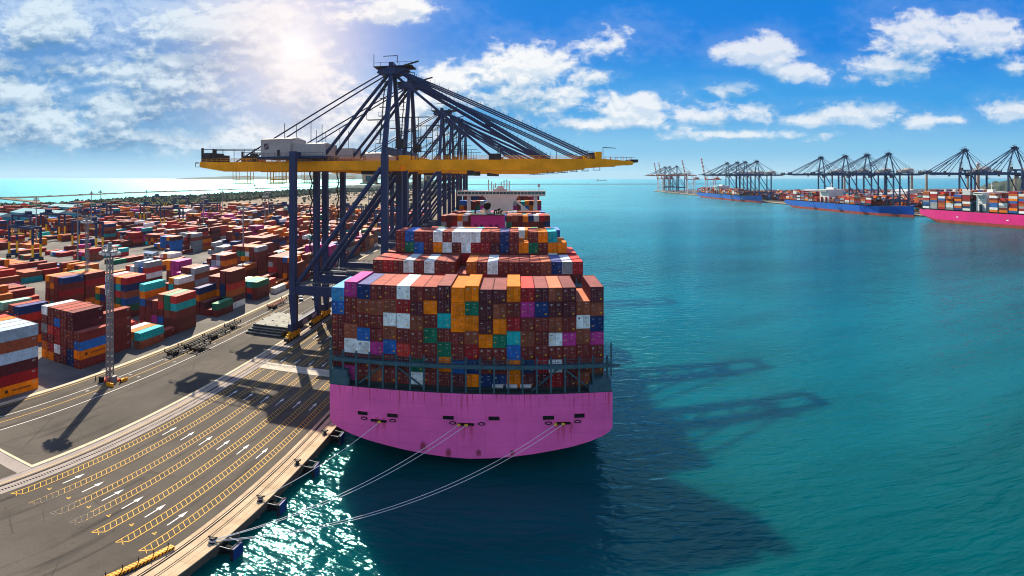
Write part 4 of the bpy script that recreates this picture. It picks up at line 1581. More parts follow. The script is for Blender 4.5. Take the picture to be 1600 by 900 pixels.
    m.add([(-4.6, -2.5, 87.2), (-1.3, -3.2, 86.2), (-1.3, 3.2, 86.2), (-4.6, 2.5, 87.2), (-3.8, -2.5, 88.4), (-1.3, -3.2, 88.9), (-1.3, 3.2, 88.9), (-3.8, 2.5, 88.4)],
          [(3, 2, 1, 0), (4, 5, 6, 7), (0, 1, 5, 4), (1, 2, 6, 5), (2, 3, 7, 6), (3, 0, 4, 7)], 0)
    m.add([(1.5, -3.2, 86.2), (5.6, -2.4, 88.0), (5.6, 2.4, 88.0), (1.5, 3.2, 86.2), (1.5, -3.2, 88.9), (4.6, -2.4, 89.1), (4.6, 2.4, 89.1), (1.5, 3.2, 88.9)],
          [(3, 2, 1, 0), (4, 5, 6, 7), (0, 1, 5, 4), (1, 2, 6, 5), (2, 3, 7, 6), (3, 0, 4, 7)], 0)
    head = m.build("apex_head", NAVY, c)
    m = MB()
    m.box(-5.4, 7.2, -3.9, 3.9, 88.9, 89.05)
    for x in (-5.2, -3.0, 3.0, 5.2, 7.0):
        for y in (-3.8, 3.8):
            m.beam((x, y, 89.0), (x, y, 90.3), 0.1, 0.1)
    m.beam((-5.2, -3.8, 90.2), (7.0, -3.8, 90.2), 0.08, 0.08)
    m.beam((-5.2, -3.8, 89.0), (-5.2, -3.8, 93.0), 0.16, 0.16)
    m.beam((1.6, 0, 90.6), (1.6, 0, 93.2), 0.2, 0.2)
    m.beam((-3.0, 0, 93.1), (1.7, 0, 93.1), 0.18, 0.22)
    m.beam((3.0, 2.0, 90.0), (8.2, 2.0, 91.4), 0.4, 0.5)
    m.build("apex_platform", DGREY, head)
    # machine house
    m = MB()
    m.box(-43.4, -32.6, -7.0, 7.0, 60.2, 66.0, 0)
    m.add([(-43.6, -7.2, 66.0), (-32.4, -7.2, 66.0), (-32.4, 7.2, 66.0), (-43.6, 7.2, 66.0), (-43.0, 0, 66.9), (-33.0, 0, 66.9)],
          [(0, 1, 5, 4), (2, 3, 4, 5), (0, 4, 3), (1, 2, 5)], 0)
    m.box(-32.6, -20.8, -6.0, 6.0, 60.3, 64.2, 0)
    m.box(-44.5, -20.4, -7.6, 7.6, 59.4, 60.15, 1)
    hs = m.build("machine_house", [HOUSE, NAVY], c)
    m = MB()
    for sx, y in ((0, -7.03),):
        m.quad((-42.2, y, 62.6), (-40.5, y, 62.6), (-40.5, y, 64.6), (-42.2, y, 64.6), 0)
        m.quad((-42.2, y - 0.02, 63.1), (-42.2, y - 0.02, 62.75), (-40.5, y - 0.02, 64.1), (-40.5, y - 0.02, 64.45), 1)
    m.build("emblem", [paint("dark_emblem_print", (0.09, 0.06, 0.10), rough=0.6, dirt=0.1), HOUSE], hs)
    m = MB()
    for k in range(1):
        x = -37.4 + k * 1.9
        m.box(x, x + 1.0, -7.06, -7.01, 60.3, 62.4)
    for k in range(12):
        x = -44.4 + k * 2.1
        m.beam((x, -7.5, 60.15), (x, -7.5, 61.3), 0.07, 0.07)
    m.beam((-44.4, -7.5, 61.3), (-20.6, -7.5, 61.3), 0.08, 0.08)
    for (x, y) in ((-36.0, -4), (-35.0, 4), (-26.5, -4), (-25.5, 4)):
        m.beam((x, y, 64), (x, y, 71.5), 0.16, 0.16)
    m.build("door_and_rail", DGREY, hs)
    # trolley and cab
    m = MB()
    m.box(-9.5, -3.0, -3.4, 3.4, 54.2, 55.3, 1)
    m.box(-8.8, -4.6, -4.6, -1.2, 51.5, 54.2, 0)
    m.box(-9.6, -3.6, -4.9, -0.9, 51.2, 51.5, 1)
    tr = m.build("trolley_cab", [CREAM, DGREY], c)
    m = MB()
    m.box(-7.7, -5.8, -4.66, -4.61, 52.0, 53.7)
    m.box(-4.58, -4.53, -4.3, -1.5, 52.0, 53.7)
    m.build("window", GLASS, tr)
    # hanging inspection cages under the tail
    for (x0, x1) in ((-54.0, -47.2), (-40.8, -35.4)):
        m = MB()
        for x in (x0, x0 + 1.2, x1 - 1.2, x1):
            for y in (-7.2, -4.9):
                m.beam((x, y, 51.2), (x, y, 57.4), 0.16, 0.16)
        for z in (51.2, 52.4):
            for y in (-7.2, -4.9):
                m.beam((x0, y, z), (x1, y, z), 0.16, 0.2)
        for k in range(8):
            x = x0 + (x1 - x0) * k / 7
            m.beam((x, -7.2, 51.2), (x, -7.2, 52.4), 0.09, 0.09)
        m.beam((x0 + 1.8, -5.0, 53.6), (x1 - 1.2, -5.0, 53.6), 0.14, 0.14)
        m.box(x0, x1, -7.2, -4.9, 51.05, 51.2)
        m.build("service_cage", BOGY, c)
    m = MB()                                            # tail machinery
    m.box(-67.5, -64.5, -4.9, 4.9, 58.9, 62.0)
    m.beam((-68.0, -4.6, 57), (-68.0, -4.6, 63.8), 0.7, 0.7)
    m.beam((-68.0, 4.6, 57), (-68.0, 4.6, 63.8), 0.7, 0.7)
    m.beam((-63.5, -4.4, 58.7), (-63.5, -4.4, 63.4), 0.6, 0.6)
    m.beam((-68.0, -4.6, 63.3), (-44.0, -4.6, 62.9), 0.22, 0.22)
    m.beam((-68.0, 4.6, 63.3), (-44.0, 4.6, 62.9), 0.22, 0.22)
    for x in (-59.5, -55.0, -51.0, -47.0):
        m.beam((x, -4.6, 58.6), (x, -4.6, 63.0), 0.16, 0.16)
    m.box(-63.0, -61.0, -3, 3, 58.7, 61.2)
    m.box(-48.6, -46.8, -4.8, -2, 58.7, 61.4)
    m.beam((-71.4, -4.0, 57.0), (-69.0, -4.0, 57.0), 0.14, 0.14)
    m.beam((-71.4, -4.0, 57.0), (-71.4, -4.0, 58.6), 0.14, 0.14)
    m.beam((-71.4, -4.0, 58.5), (-70.2, -4.0, 58.5), 0.5, 0.4)
    m.build("tail_machinery", DGREY, c)
    m = MB()                                            # stair up the far landside leg, platforms by the apex leg
    for k in range(13):
        z = 16.0 + k * 3.2
        m.box(LS - 2.2, LS - 1.05, HY - 1.6, HY + 1.4, z, z + 0.12)
        m.beam((LS - 2.1, HY - 1.5 + 2.8 * (k % 2), z), (LS - 2.1, HY + 1.3 - 2.8 * (k % 2), z + 3.2), 0.5, 0.12)
        m.beam((LS - 2.2, HY - 1.6, z), (LS - 2.2, HY - 1.6, z + 1.2), 0.08, 0.08)
        m.beam((LS - 2.2, HY - 1.6, z + 1.2), (LS - 2.2, HY + 1.4, z + 1.2), 0.08, 0.08)
    m.box(LS - 6.5, LS - 1.05, HY - 3.0, HY + 1.4, 51.0, 51.15)
    for k in range(6):
        m.beam((LS - 6.4 + k, HY - 3, 51.1), (LS - 6.4 + k, HY - 3, 52.3), 0.08, 0.08)
        m.beam((LS - 6.4 + k, HY + 1.3, 51.1), (LS - 6.4 + k, HY + 1.3, 52.3), 0.08, 0.08)
    m.beam((LS - 6.4, HY - 3, 52.3), (LS - 1, HY - 3, 52.3), 0.08, 0.08)
    m.beam((LS - 6.4, HY - 3, 51.1), (LS - 9.5, HY - 3, 56.8), 0.16, 0.16)
    m.build("stair", DGREY, c)
    m = MB()
    for k in range(8):
        z = 63.6 + k * 2.9
        f = (z - 62.6) / 24.4
        y = -HY + (HY - 2.6) * f
        m.box(-2.6, -0.8, y - 1.0, y + 0.6, z, z + 0.1)
        m.beam((-2.6, y - 1.0, z), (-2.6, y - 1.0, z + 1.2), 0.08, 0.08)
        m.beam((-2.6, y - 1.0, z + 1.2), (-0.8, y - 1.0, z + 1.2), 0.08, 0.08)
        m.beam((-1.6, y - 0.2, z), (-1.4, y + 0.4, z + 2.9), 0.35, 0.08)
    m.box(-5.4, -0.8, -HY - 1.0, -HY + 1.0, 70.8, 70.95)
    m.beam((-5.4, -HY - 1, 70.9), (-5.4, -HY - 1, 73.6), 0.12, 0.12)
    m.beam((-5.4, -HY - 1, 73.6), (-3.4, -HY - 1, 73.6), 0.1, 0.1)
    m.box(1.2, 9.0, -2.2, -1.6, 62.6, 62.9)
    m.box(2.0, 4.6, -4.6, -1.6, 62.6, 65.4)
    for x in (2.2, 4.4, 6.6, 8.8):
        m.beam((x, -1.9, 58.8), (x, -1.9, 72.5), 0.22, 0.22)
    m.beam((2.2, -1.9, 72.4), (12.5, -1.9, 72.4), 0.2, 0.3)
    m.beam((2.2, -1.9, 68.0), (8.8, -1.9, 68.0), 0.2, 0.3)
    m.build("access_ladder", DGREY, c)
    m = MB()
    for x in (20.0, 52.0, 66.5):
        m.beam((x, -GY, 58.7), (x, -GY, 62.6), 0.16, 0.16)
    m.beam((66.5, -GY, 62.6), (70.5, -GY, 62.4), 0.16, 0.2)
    m.beam((58.0, -GY, 61.4), (62.0, -GY, 61.4), 0.16, 0.2)
    m.box(31.2, 35.0, -GY - 0.9, -GY + 0.9, 58.72, 60.6)
    m.beam((34.0, -GY, 60.6), (34.0, -GY, 63.0), 0.3, 0.3)
    m.box(62.5, 64.0, -3.4, 3.4, 58.9, 61.0)
    for k in range(5):
        x = 49.0 + k * 3.6
        m.box(x, x + 2.2, -GY - 1.0, -GY + 1.0, 54.7 + 0.25 * max(0, k - 1), 54.85 + 0.25 * max(0, k - 1))
        m.beam((x + 0.2, -GY, 54.8 + 0.25 * max(0, k - 1)), (x + 0.2, -GY, 55.6 + 0.2 * k), 0.1, 0.1)
        m.beam((x + 2.0, -GY, 54.8 + 0.25 * max(0, k - 1)), (x + 2.0, -GY, 55.6 + 0.2 * k), 0.1, 0.1)
    for k in range(6):
        x = 67 + k * 1.7
        m.beam((x, -GY - 0.7, 58.4), (x, -GY - 0.7, 59.7), 0.1, 0.1)
    m.beam((67, -GY - 0.7, 59.6), (76.5, -GY - 0.7, 59.4), 0.1, 0.1)
    m.box(75.2, 77.6, -4.8, 4.8, 58.0, 58.9)
    m.box(24.5, 26.6, -5.2, -3.0, 53.8, 55.4)
    m.build("boom_fitting", DGREY, c)
    return c


sts = make_sts()
WSX = -39.3
near_y = [176.4, 207.2, 299.4, 343.6, 392.0, 440.0]
sts.location = (WSX, near_y[0], Q)
SEQ = ['second', 'third', 'fourth', 'fifth', 'sixth']
for i, y in enumerate(near_y[1:]):
    copy_tree(sts, (WSX, y, Q), 0, "navy quay crane, %s from the camera in the near quay's row%s" % (SEQ[i], ', close behind the nearest' if i == 0 else ''))
SWAP = {"yellow_girder_paint": FNAVY, "navy_crane_paint": FNAVY, "orange_bogie_paint": FNAVY, "cream_cab_paint": WGREY}
far_y = [1328, 1261, 1213, 1148, 869, 790, 727, 671, 510, 426]
FSEQ = ['first', 'second', 'third', 'fourth', 'fifth', 'sixth', 'seventh', 'eighth', 'ninth', 'tenth']
for i, y in enumerate(far_y):
    copy_tree(sts, (529.0, y, 2.5), PI, "dark blue quay crane on the far quay, %s of ten from the left" % FSEQ[i], 'quay cranes along the far quay', SWAP,
              skip=("service_cage", "sign_plate", "guard_rail", "flange"))

# raised-boom cranes at the end of the far pier
RWHITE = paint("red_white_boom_paint", (0.50, 0.09, 0.05), rough=0.6, dirt=0.3)
PWHITE = paint("crane_white_paint", (0.62, 0.64, 0.66), rough=0.6, dirt=0.2)


def make_raised():
    c = thing("harbour_crane", "red and white crane at the pier tip with its boom raised, leftmost", 'crane', (0, 0, 0), 0, 'raised-boom cranes at the far pier end')
    for x in (0, 24):
        for y in (-8, 8):
            m = MB()
            m.beam((x, y, 0.8), (x, y, 46), 2.0, 2.0)
            m.box(x - 1.0, x + 1.0, y - 3, y + 3, 0, 1.6)
            m.build("leg", PWHITE, c)
    m = MB()
    for y in (-8, 8):
        m.box(0, 24, y - 0.7, y + 0.7, 12, 14)
        m.beam((1, y, 14), (23, y, 40), 1.0, 1.0)
    m.build("portal_frame", PWHITE, c)
    m = MB()
    m.box(-3, 44, -4, -2.6, 44, 46.4)
    m.box(-3, 44, 2.6, 4, 44, 46.4)
    m.box(26, 38, -4, 4, 46.4, 51)
    m.build("girder", RWHITE, c)
    m = MB()
    for y in (-3.3, 3.3):
        for k in range(10):
            f0, f1 = k / 10, (k + 1) / 10 - 0.01
            a = Vector((-3, y, 46)).lerp(Vector((-15, y * 0.7, 102)), f0)
            b_ = Vector((-3, y, 46)).lerp(Vector((-15, y * 0.7, 102)), f1)
            m.beam(a, b_, 2.0, 2.0, k % 2)
    m.box(-16.6, -13.4, -3, 3, 101, 104.5, 0)
    m.build("raised_boom", [RWHITE, PWHITE], c)
    m = MB()
    for y in (-3, 3):
        m.beam((0, y, 46), (6, y, 72), 1.2, 1.2)
        m.beam((24, y, 46), (6, y, 72), 0.8, 0.8)
        m.tube((6, y, 72), (-10, y, 84), 0.3, 6)
        m.tube((6, y, 72), (42, y, 46.4), 0.3, 6)
    m.build("apex_frame", PWHITE, c)
    return c


hc = make_raised()
hc.location = (535, 2050, 2.6)
hc['label'] = "red and white harbour crane with raised boom, leftmost at the far pier tip"
for (x, y, l_) in ((535, 1985, "red and white harbour crane with raised boom, second from the pier tip"), (535, 1690, "red and white harbour crane with raised boom, alone midway along the pier"),
                   (535, 1505, "red and white harbour crane with raised boom, just behind the distant blue ship")):
    copy_tree(hc, (x, y, 2.6), 0, l_)
PB = {"yellow_girder_paint": RWHITE, "navy_crane_paint": FNAVY, "orange_bogie_paint": PWHITE}
for i, y in enumerate((1950, 1890, 1800)):
    copy_tree(sts, (535, y, 2.6), PI, "hazy blue quay crane with lowered red boom, %s of three at the pier end" % FSEQ[i], 'lowered cranes at the far pier end', PB,
              skip=("service_cage", "sign_plate", "guard_rail", "flange", "stair", "access_ladder", "boom_fitting", "tail_machinery"))

# ------------------------------------------------------------------ yard gantry cranes
RNAVY = paint("gantry_navy_paint", (0.018, 0.035, 0.11), rough=0.5, dirt=0.25)
RYEL = paint("gantry_yellow_paint", (0.80, 0.46, 0.02), rough=0.5, dirt=0.2)


def make_rtg():
    c = thing("yard_gantry_crane", "", 'crane', (0, 0, 0), 0, 'yard gantry cranes over the container blocks')
    HX, LY = 11.75, 3.3
    for sx in (-1, 1):
        for sy in (-1, 1):
            m = MB()
            m.beam((sx * HX, sy * LY, 11.0), (sx * HX, sy * LY, 21.5), 1.1, 1.3, 0, up=(0, 1, 0))
            lg = m.build("leg", RNAVY, c)
            m = MB()
            m.beam((sx * HX, sy * LY, 2.8), (sx * HX, sy * LY, 11.0), 1.0, 1.15, 0, up=(0, 1, 0))
            m.build("lower_leg", RYEL, lg)
        m = MB()
        m.box(sx * HX - 0.7, sx * HX + 0.7, -LY - 2.0, LY + 2.0, 1.7, 2.8)
        m.box(sx * HX - 0.9, sx * HX + 0.9, -1.6, 1.6, 2.8, 5.2)
        m.build("sill_beam", RNAVY, c)
        m = MB()
        for y in (-LY - 1.5, -LY + 0.6, LY - 0.6, LY + 1.5):
            m.tube((sx * HX - 0.4, y, 0.85), (sx * HX + 0.4, y, 0.85), 0.85, 12)
        m.build_each("wheel", BLACK, c)
    for sy in (-1, 1):
        m = MB()
        m.box(-HX - 0.8, HX + 0.8, sy * LY - 0.6, sy * LY + 0.6, 20.2, 21.9)
        m.build("girder", RNAVY, c)
    m = MB()
    m.box(2.5, 9.0, -3.2, 3.2, 22.0, 22.6)
    m.box(3.2, 7.6, -2.2, 2.2, 22.6, 25.0)
    m.box(4.2, 6.4, -3.0, 3.0, 22.6, 24.0)
    m.beam((2.7, -3.1, 22.6), (2.7, -3.1, 24.2), 0.12, 0.12)
    m.beam((8.8, -3.1, 22.6), (8.8, -3.1, 24.2), 0.12, 0.12)
    m.beam((2.7, -3.1, 24.0), (8.8, -3.1, 24.0), 0.12, 0.12)
    tr = m.build("trolley", RNAVY, c)
    m = MB()
    m.box(9.2, 11.0, -1.8, 0.2, 17.6, 20.1)
    m.build("cab", WGREY, tr)
    m = MB()
    m.box(1.5, 7.0, -1.3, 1.3, 16.2, 16.8)
    for x in (2, 6.5):
        for y in (-1, 1):
            m.tube((x, y, 16.8), (x, y, 20.2), 0.06, 5)
    m.build("spreader", RYEL, tr)
    return c


rtg = make_rtg()
RT = [(-276, 288, "just behind the rear lattice mast"), (-276, 230, "nearest one at the left edge"),
      (-358, 298, "at the left edge behind the nearest pair"), (-358, 330, "at the left before the teal sheds"),
      (-412.7, 452, "behind the left masts, before the mangrove belt"), (-385, 505, "left one of a close pair in mid yard"),
      (-330.8, 470, "right one of a close pair in mid yard"), (-549, 745, "farthest one, against the shining water"), (-476, 700, "far one standing against the mangrove belt"),
      (-356, 588, "alone at the edge of the dirt field"), (-261, 585, "seen left of the first crane leg"), (-174, 580, "seen between the first quay cranes' legs"), (-121, 520, "seen between the quay crane braces")]
for i, (x, y, ph) in enumerate(RT):
    lab = "navy gantry crane with yellow lower legs, " + ph
    if i == 0:
        rtg.location = (x, y, 2.47)
        rtg['label'] = lab
    else:
        copy_tree(rtg, (x, y, 2.47), PI if i % 2 else 0, lab)

# ------------------------------------------------------------------ lighting masts
MAST = paint("galvanised_mast", (0.25, 0.26, 0.28), rough=0.5, metal=0.35, dirt=0.25)
LAMPM = paint("lamp_glass", (0.62, 0.62, 0.58), rough=0.2, dirt=0.1)


def make_mast(lattice, h):
    c = thing("light_mast", "", 'light mast', (0, 0, 0), 0, None)
    m = MB()
    if lattice:
        w0, w1 = 0.66, 0.52
        n = 20
        for k in range(n):
            z0, z1 = h * k / n, h * (k + 1) / n
            a, b_ = w0 + (w1 - w0) * k / n, w0 + (w1 - w0) * (k + 1) / n
            cs = [(-1, -1), (1, -1), (1, 1), (-1, 1)]
            for i in range(4):
                x0, y0 = cs[i]
                x1, y1 = cs[(i + 1) % 4]
                m.beam((x0 * a, y0 * a, z0), (x0 * b_, y0 * b_, z1), 0.22, 0.22)
                m.beam((x0 * a, y0 * a, z0), (x1 * b_, y1 * b_, z1), 0.11, 0.11)
                m.beam((x1 * a, y1 * a, z0), (x0 * b_, y0 * b_, z1), 0.11, 0.11)
                m.beam((x0 * b_, y0 * b_, z1), (x1 * b_, y1 * b_, z1), 0.10, 0.10)
        m.box(-0.18, 0.18, -0.12, 0.12, 0, h)
    else:
        m.tube((0, 0, 0), (0, 0, h), 0.6, 10, 0, 0.34)
    m.build("pole", MAST, c)
    m = MB()
    m.tube((0, 0, h - 0.2), (0, 0, h + 0.1), 2.1, 16)
    for k in range(16):
        a, b_ = 2 * PI * k / 16, 2 * PI * (k + 1) / 16
        for z in (h + 0.6, h + 1.1):
            m.beam((2.0 * math.cos(a), 2.0 * math.sin(a), z), (2.0 * math.cos(b_), 2.0 * math.sin(b_), z), 0.08, 0.08)
        m.beam((2.0 * math.cos(a), 2.0 * math.sin(a), h), (2.0 * math.cos(a), 2.0 * math.sin(a), h + 1.1), 0.08, 0.08)
    m.tube((0, 0, h), (0, 0, h + 2.2), 0.5, 8)
    hd = m.build("platform", MAST, c)
    m = MB()
    for k in range(12):
        a = 2 * PI * k / 12
        x, y = 2.35 * math.cos(a), 2.35 * math.sin(a)
        m.box(x - 0.35, x + 0.35, y - 0.35, y + 0.35, h - 0.9, h - 0.3)
    m.build("floodlight", LAMPM, hd)
    return c


ml = make_mast(True, 34.8)
ml.location = (-92.8, 105, Q + 0.01)
ml['label'] = "tall grey lattice light mast standing by the near roadway, its shadow across the asphalt"
m = MB()
m.box(-1.9, 1.9, -1.9, 1.9, 0.0, 0.55, 0)
m.box(-1.4, -0.4, -2.6, -1.7, 0.0, 1.6, 1)
m.box(1.2, 2.1, -1.2, 0.4, 0.0, 1.9, 2)
m.build("base", [REDP, BLACK, GREYM], ml)
m = MB()
for (x, y) in ((-2.8, -2.2), (2.8, -2.4), (3.2, 0.3), (2.8, 2.6), (-2.8, 2.4)):
    m.tube((x, y, 0), (x, y, 1.2), 0.14, 8, 0)
m.box(1.4, 3.6, -3.1, -2.6, 0.0, 0.9, 1)
m.box(2.4, 3.0, 1.0, 3.4, 0.0, 0.8, 1)
m.build_each("bollard_guard", [BLACK, GIRD], ml)
m2 = copy_tree(ml, (-164, 171, 2.47), 0, "grey lattice light mast in the left yard behind the nearest one", skip=("base", "bollard_guard"))
mp = make_mast(False, 36)
mp['group'] = 'distant light masts'
MP = [(-321, 279, "against the pale water at far left"), (-404, 428, "left of the mid yard, standing against the breakwater"), (-398, 515, "rising beside the far gantry against the water"),
      (-319, 553, "right of the gantries, tallest against the sea glare"), (-262, 421, "in mid yard before the mangrove belt"), (-143, 271, "left of the big container block, below the boom tail"),
      (-216, 451, "just left of the first crane leg"), (-273, 579, "beside the first crane leg against the water"), (-170, 491, "seen between the first and second crane legs"), (-150, 560, "seen between the crane braces"),
      (-243, 245, "in the left yard beside a white gap"), (-430, 470, "in front of the mangrove belt behind the left gantry")]
for i, (x, y, ph) in enumerate(MP):
    if i == 0:
        mp.location = (x, y, 2.47)
        mp['label'] = "slim grey light mast " + ph
    else:
        copy_tree(mp, (x, y, 2.47), 0, "slim grey light mast " + ph)

# ------------------------------------------------------------------ quay furniture
FBLUE = paint("blue_fender_panel", (0.008, 0.035, 0.20), rough=0.5, dirt=0.3, scale=1.0)
RUBBER = paint("black_rubber", (0.012, 0.012, 0.013), rough=0.8, dirt=0.2)
IRON = paint("dark_cast_iron", (0.025, 0.025, 0.028), rough=0.6, dirt=0.3)
for i, y in enumerate((61.0, 74.8, 89.0, 103.2)):
    lab = ("blue-faced black quay fender at the bottom, by the double mooring ropes", "blue-faced black quay fender under the upper double rope, second from the bottom",
           "blue-faced black quay fender above the single rope, third from the bottom", "blue-faced black quay fender in shade beside the pink stern")[i]
    f = thing("quay_fender", lab, 'fender', (-34.95, y, 0), 0, 'fenders along the quay edge')
    m = MB()
    m.box(1.75, 2.05, -1.25, 1.25, -0.6, 2.3)
    m.build("panel", FBLUE, f)
    m = MB()
    m.box(1.60, 1.745, -1.35, 1.35, -0.7, 2.42)
    m.box(1.745, 2.07, -1.35, -1.26, -0.6, 2.42)
    m.box(1.745, 2.07, 1.26, 1.35, -0.6, 2.42)
    m.build("frame", IRON, f)
    m = MB()
    m.tube((0.0, 0, 1.0), (1.6, 0, 1.0), 0.85, 14, 0, 0.65)
    m.tube((-0.1, 0, 1.0), (0.12, 0, 1.0), 1.1, 14)
    m.build("rubber_cone", RUBBER, f)
    for sy in (-1, 1):
        m = MB()
        m.tube((0.05, sy * 1.3, 2.35), (1.65, sy * 1.15, 2.2), 0.07, 6)
        m.build("chain", MAST, f)
BOLL = [(-35.95, 59.9, "black iron bollard holding the double mooring ropes at the quay edge"), (-35.95, 73.5, "black iron bollard holding the single mooring rope"),
        (-35.95, 87.7, "empty black iron bollard in sun between the rails and the cope"), (-35.95, 101.7, "empty black iron bollard in shade near the pink stern")]
for x, y, lab in BOLL:
    b0 = thing("bollard", lab, 'bollard', (x, y, Q + 0.004), 0, 'bollards along the quay edge')
    m = MB()
    m.tube((0, 0, 0), (0, 0, 0.12), 0.55, 12)
    m.tube((0, 0, 0.12), (0, 0, 0.75), 0.34, 12, 0, 0.28)
    m.tube((0, 0, 0.75), (0.0, 0, 0.95), 0.42, 12, 0, 0.36)
    m.build("post", IRON, b0)
    m = MB()
    m.tube((-0.1, 0, 0.8), (-0.65, 0.15, 0.92), 0.17, 8)
    m.tube((0.1, 0, 0.8), (0.5, 0.4, 0.95), 0.15, 8)
    m.build("horn", IRON, b0)


def rope(p, q, sag, r, label):
    p, q = Vector(p), Vector(q)
    m = MB()
    n = 28
    pts = []
    for k in range(n + 1):
        f = k / n
        c = p.lerp(q, f)
        pts.append((c.x, c.y, c.z - sag * 4 * f * (1 - f)))
    m.path(pts, r, 7)
    for k in range(6):                                  # turns round the bollard
        a, b_ = 2 * PI * k / 6, 2 * PI * (k + 1) / 6
        m.tube((q.x + 0.42 * math.cos(a), q.y + 0.42 * math.sin(a), q.z), (q.x + 0.42 * math.cos(b_), q.y + 0.42 * math.sin(b_), q.z), r, 6)
    o = m.build("mooring_rope", ROPE)
    tag(o, label, 'rope', 'mooring ropes of the pink ship')
    return o


zb = Q + 0.55
rope((-23.7, 95.75, 9.75), (-35.95, 73.5, zb), 0.5, 0.05, "white mooring rope from the stern's left fairlead to the single-rope bollard")
rope((-9.7, 95.75, 10.3), (-36.0, 59.9, zb), 0.9, 0.05, "white mooring rope, left one of the middle pair from the stern")
rope((-8.4, 95.75, 10.3), (-35.9, 59.7, zb + 0.05), 0.95, 0.05, "white mooring rope, right one of the middle pair from the stern")
rope((6.9, 95.75, 10.5), (-35.9, 60.0, zb - 0.12), 2.2, 0.05, "white mooring rope, left one of the right-hand pair from the stern")
rope((8.2, 95.75, 10.5), (-35.85, 59.8, zb - 0.16), 2.3, 0.05, "white mooring rope, right one of the right-hand pair from the stern")

# striped barrier beside the rails
bar = thing("safety_barrier", "yellow and black striped low barrier with short posts beside the crane rails", 'barrier', (-40.6, 46.0, Q + 0.006), R(-7.5))
m = MB()
for k in range(26):
    y0 = -6.0 + k * 0.62
    m.box(-0.35, 0.35, y0, y0 + 0.62, 0.12, 0.55, 0)
    m.add([(0.356, y0, 0.14), (0.356, y0 + 0.30, 0.14), (0.356, y0 + 0.55, 0.54), (0.356, y0 + 0.25, 0.54)], [(0, 1, 2, 3)], 1)
    m.add([(-0.34, y0 + 0.1, 0.556), (-0.34, y0 + 0.2, 0.556), (0.34, y0 + 0.42, 0.556), (0.34, y0 + 0.32, 0.556)], [(3, 2, 1, 0)], 1)
m.build("beam", [GIRD, BLACK], bar)
for k in range(7):
    m = MB()
    y0 = -5.6 + k * 2.5
    m.beam((-0.1, y0, 0.55), (-0.1, y0, 1.5), 0.09, 0.09)
    m.build("post", IRON, bar)
m = MB()
m.beam((-0.1, -5.6, 1.1), (-0.1, 9.4, 1.1), 0.04, 0.04)
m.build("rail_wire", IRON, bar)

# ------------------------------------------------------------------ vehicles on the roadway
TYRE = paint("tyre_rubber", (0.015, 0.015, 0.016), rough=0.85, dirt=0.2)
CHAS = paint("dark_trailer_chassis", (0.022, 0.022, 0.025), rough=0.65, dirt=0.35)
RCHAS = paint("rusty_red_chassis", (0.30, 0.10, 0.06), rough=0.7, dirt=0.4, rust=0.3)


def trailer(label, x, y, L, rz, mat=CHAS, group='trailers parked along the roadway'):
    t_ = thing("container_trailer", label, 'trailer', (x, y, Q + 0.006), rz, group)
    m = MB()
    for sx in (-0.55, 0.55):
        m.box(sx - 0.12, sx + 0.12, 0, L, 1.15, 1.55)
    n = int(L / 2.4)
    for k in range(n + 1):
        y0 = 0.05 + k * (L - 0.4) / n
        m.box(-1.2, 1.2, y0, y0 + 0.3, 1.2, 1.5)
    for sx in (-1.2, 1.2):
        m.box(sx - 0.08, sx + 0.08, 0, L, 1.25, 1.5)
    for y0 in (0.0, L - 0.25):
        for sx in (-1.25, 1.0):
            m.box(sx, sx + 0.25, y0, y0 + 0.25, 1.5, 2.3)
    m.build("frame", mat, t_)
    for k in range(3 if L > 10 else 2):
        m = MB()
        yc = 1.6 + 1.35 * k
        for sx in (-1, 1):
            m.tube((sx * 0.75, yc, 0.52), (sx * 1.22, yc, 0.52), 0.52, 12)
        m.tube((-0.75, yc, 0.52), (0.75, yc, 0.52), 0.1, 6)
        m.build("wheel_axle", TYRE, t_)
    for sx in (-0.7, 0.7):
        m = MB()
        m.box(sx - 0.1, sx + 0.1, L - 2.6, L - 2.35, 0.05, 1.15)
        m.box(sx - 0.22, sx + 0.22, L - 2.7, L - 2.25, 0.0, 0.08)
        m.build("landing_leg", mat, t_)
    for sx in (-0.9, 0.9):
        m = MB()
        m.box(sx - 0.18, sx + 0.18, -0.05, 0.0, 1.15, 1.35)
        m.build("tail_lamp", REDP, t_)
    return t_


trailer("dark flatbed trailer, nearest of the row parked on the roadway", -93.3, 130.6, 7.0, 0)
trailer("dark flatbed trailer, middle of the row parked on the roadway", -92.8, 138.6, 12.0, 0)
trailer("dark flatbed trailer, third of the row parked on the roadway", -92.9, 151.4, 13.2, 0)
trailer("dark short trailer at the far end of the row on the roadway", -93.6, 165.6, 7.6, 0)
trailer("dark low trailer standing beside the parked row, on the lane line", -89.4, 138.2, 7.2, R(-4))
trailer("rusty red flatbed trailer parked left of the near crane leg", -93.8, 200.0, 15.5, R(2), RCHAS)
trailer("rusty red flatbed trailer parked farther along by the crane leg", -93.0, 222.0, 13.0, R(2), RCHAS)


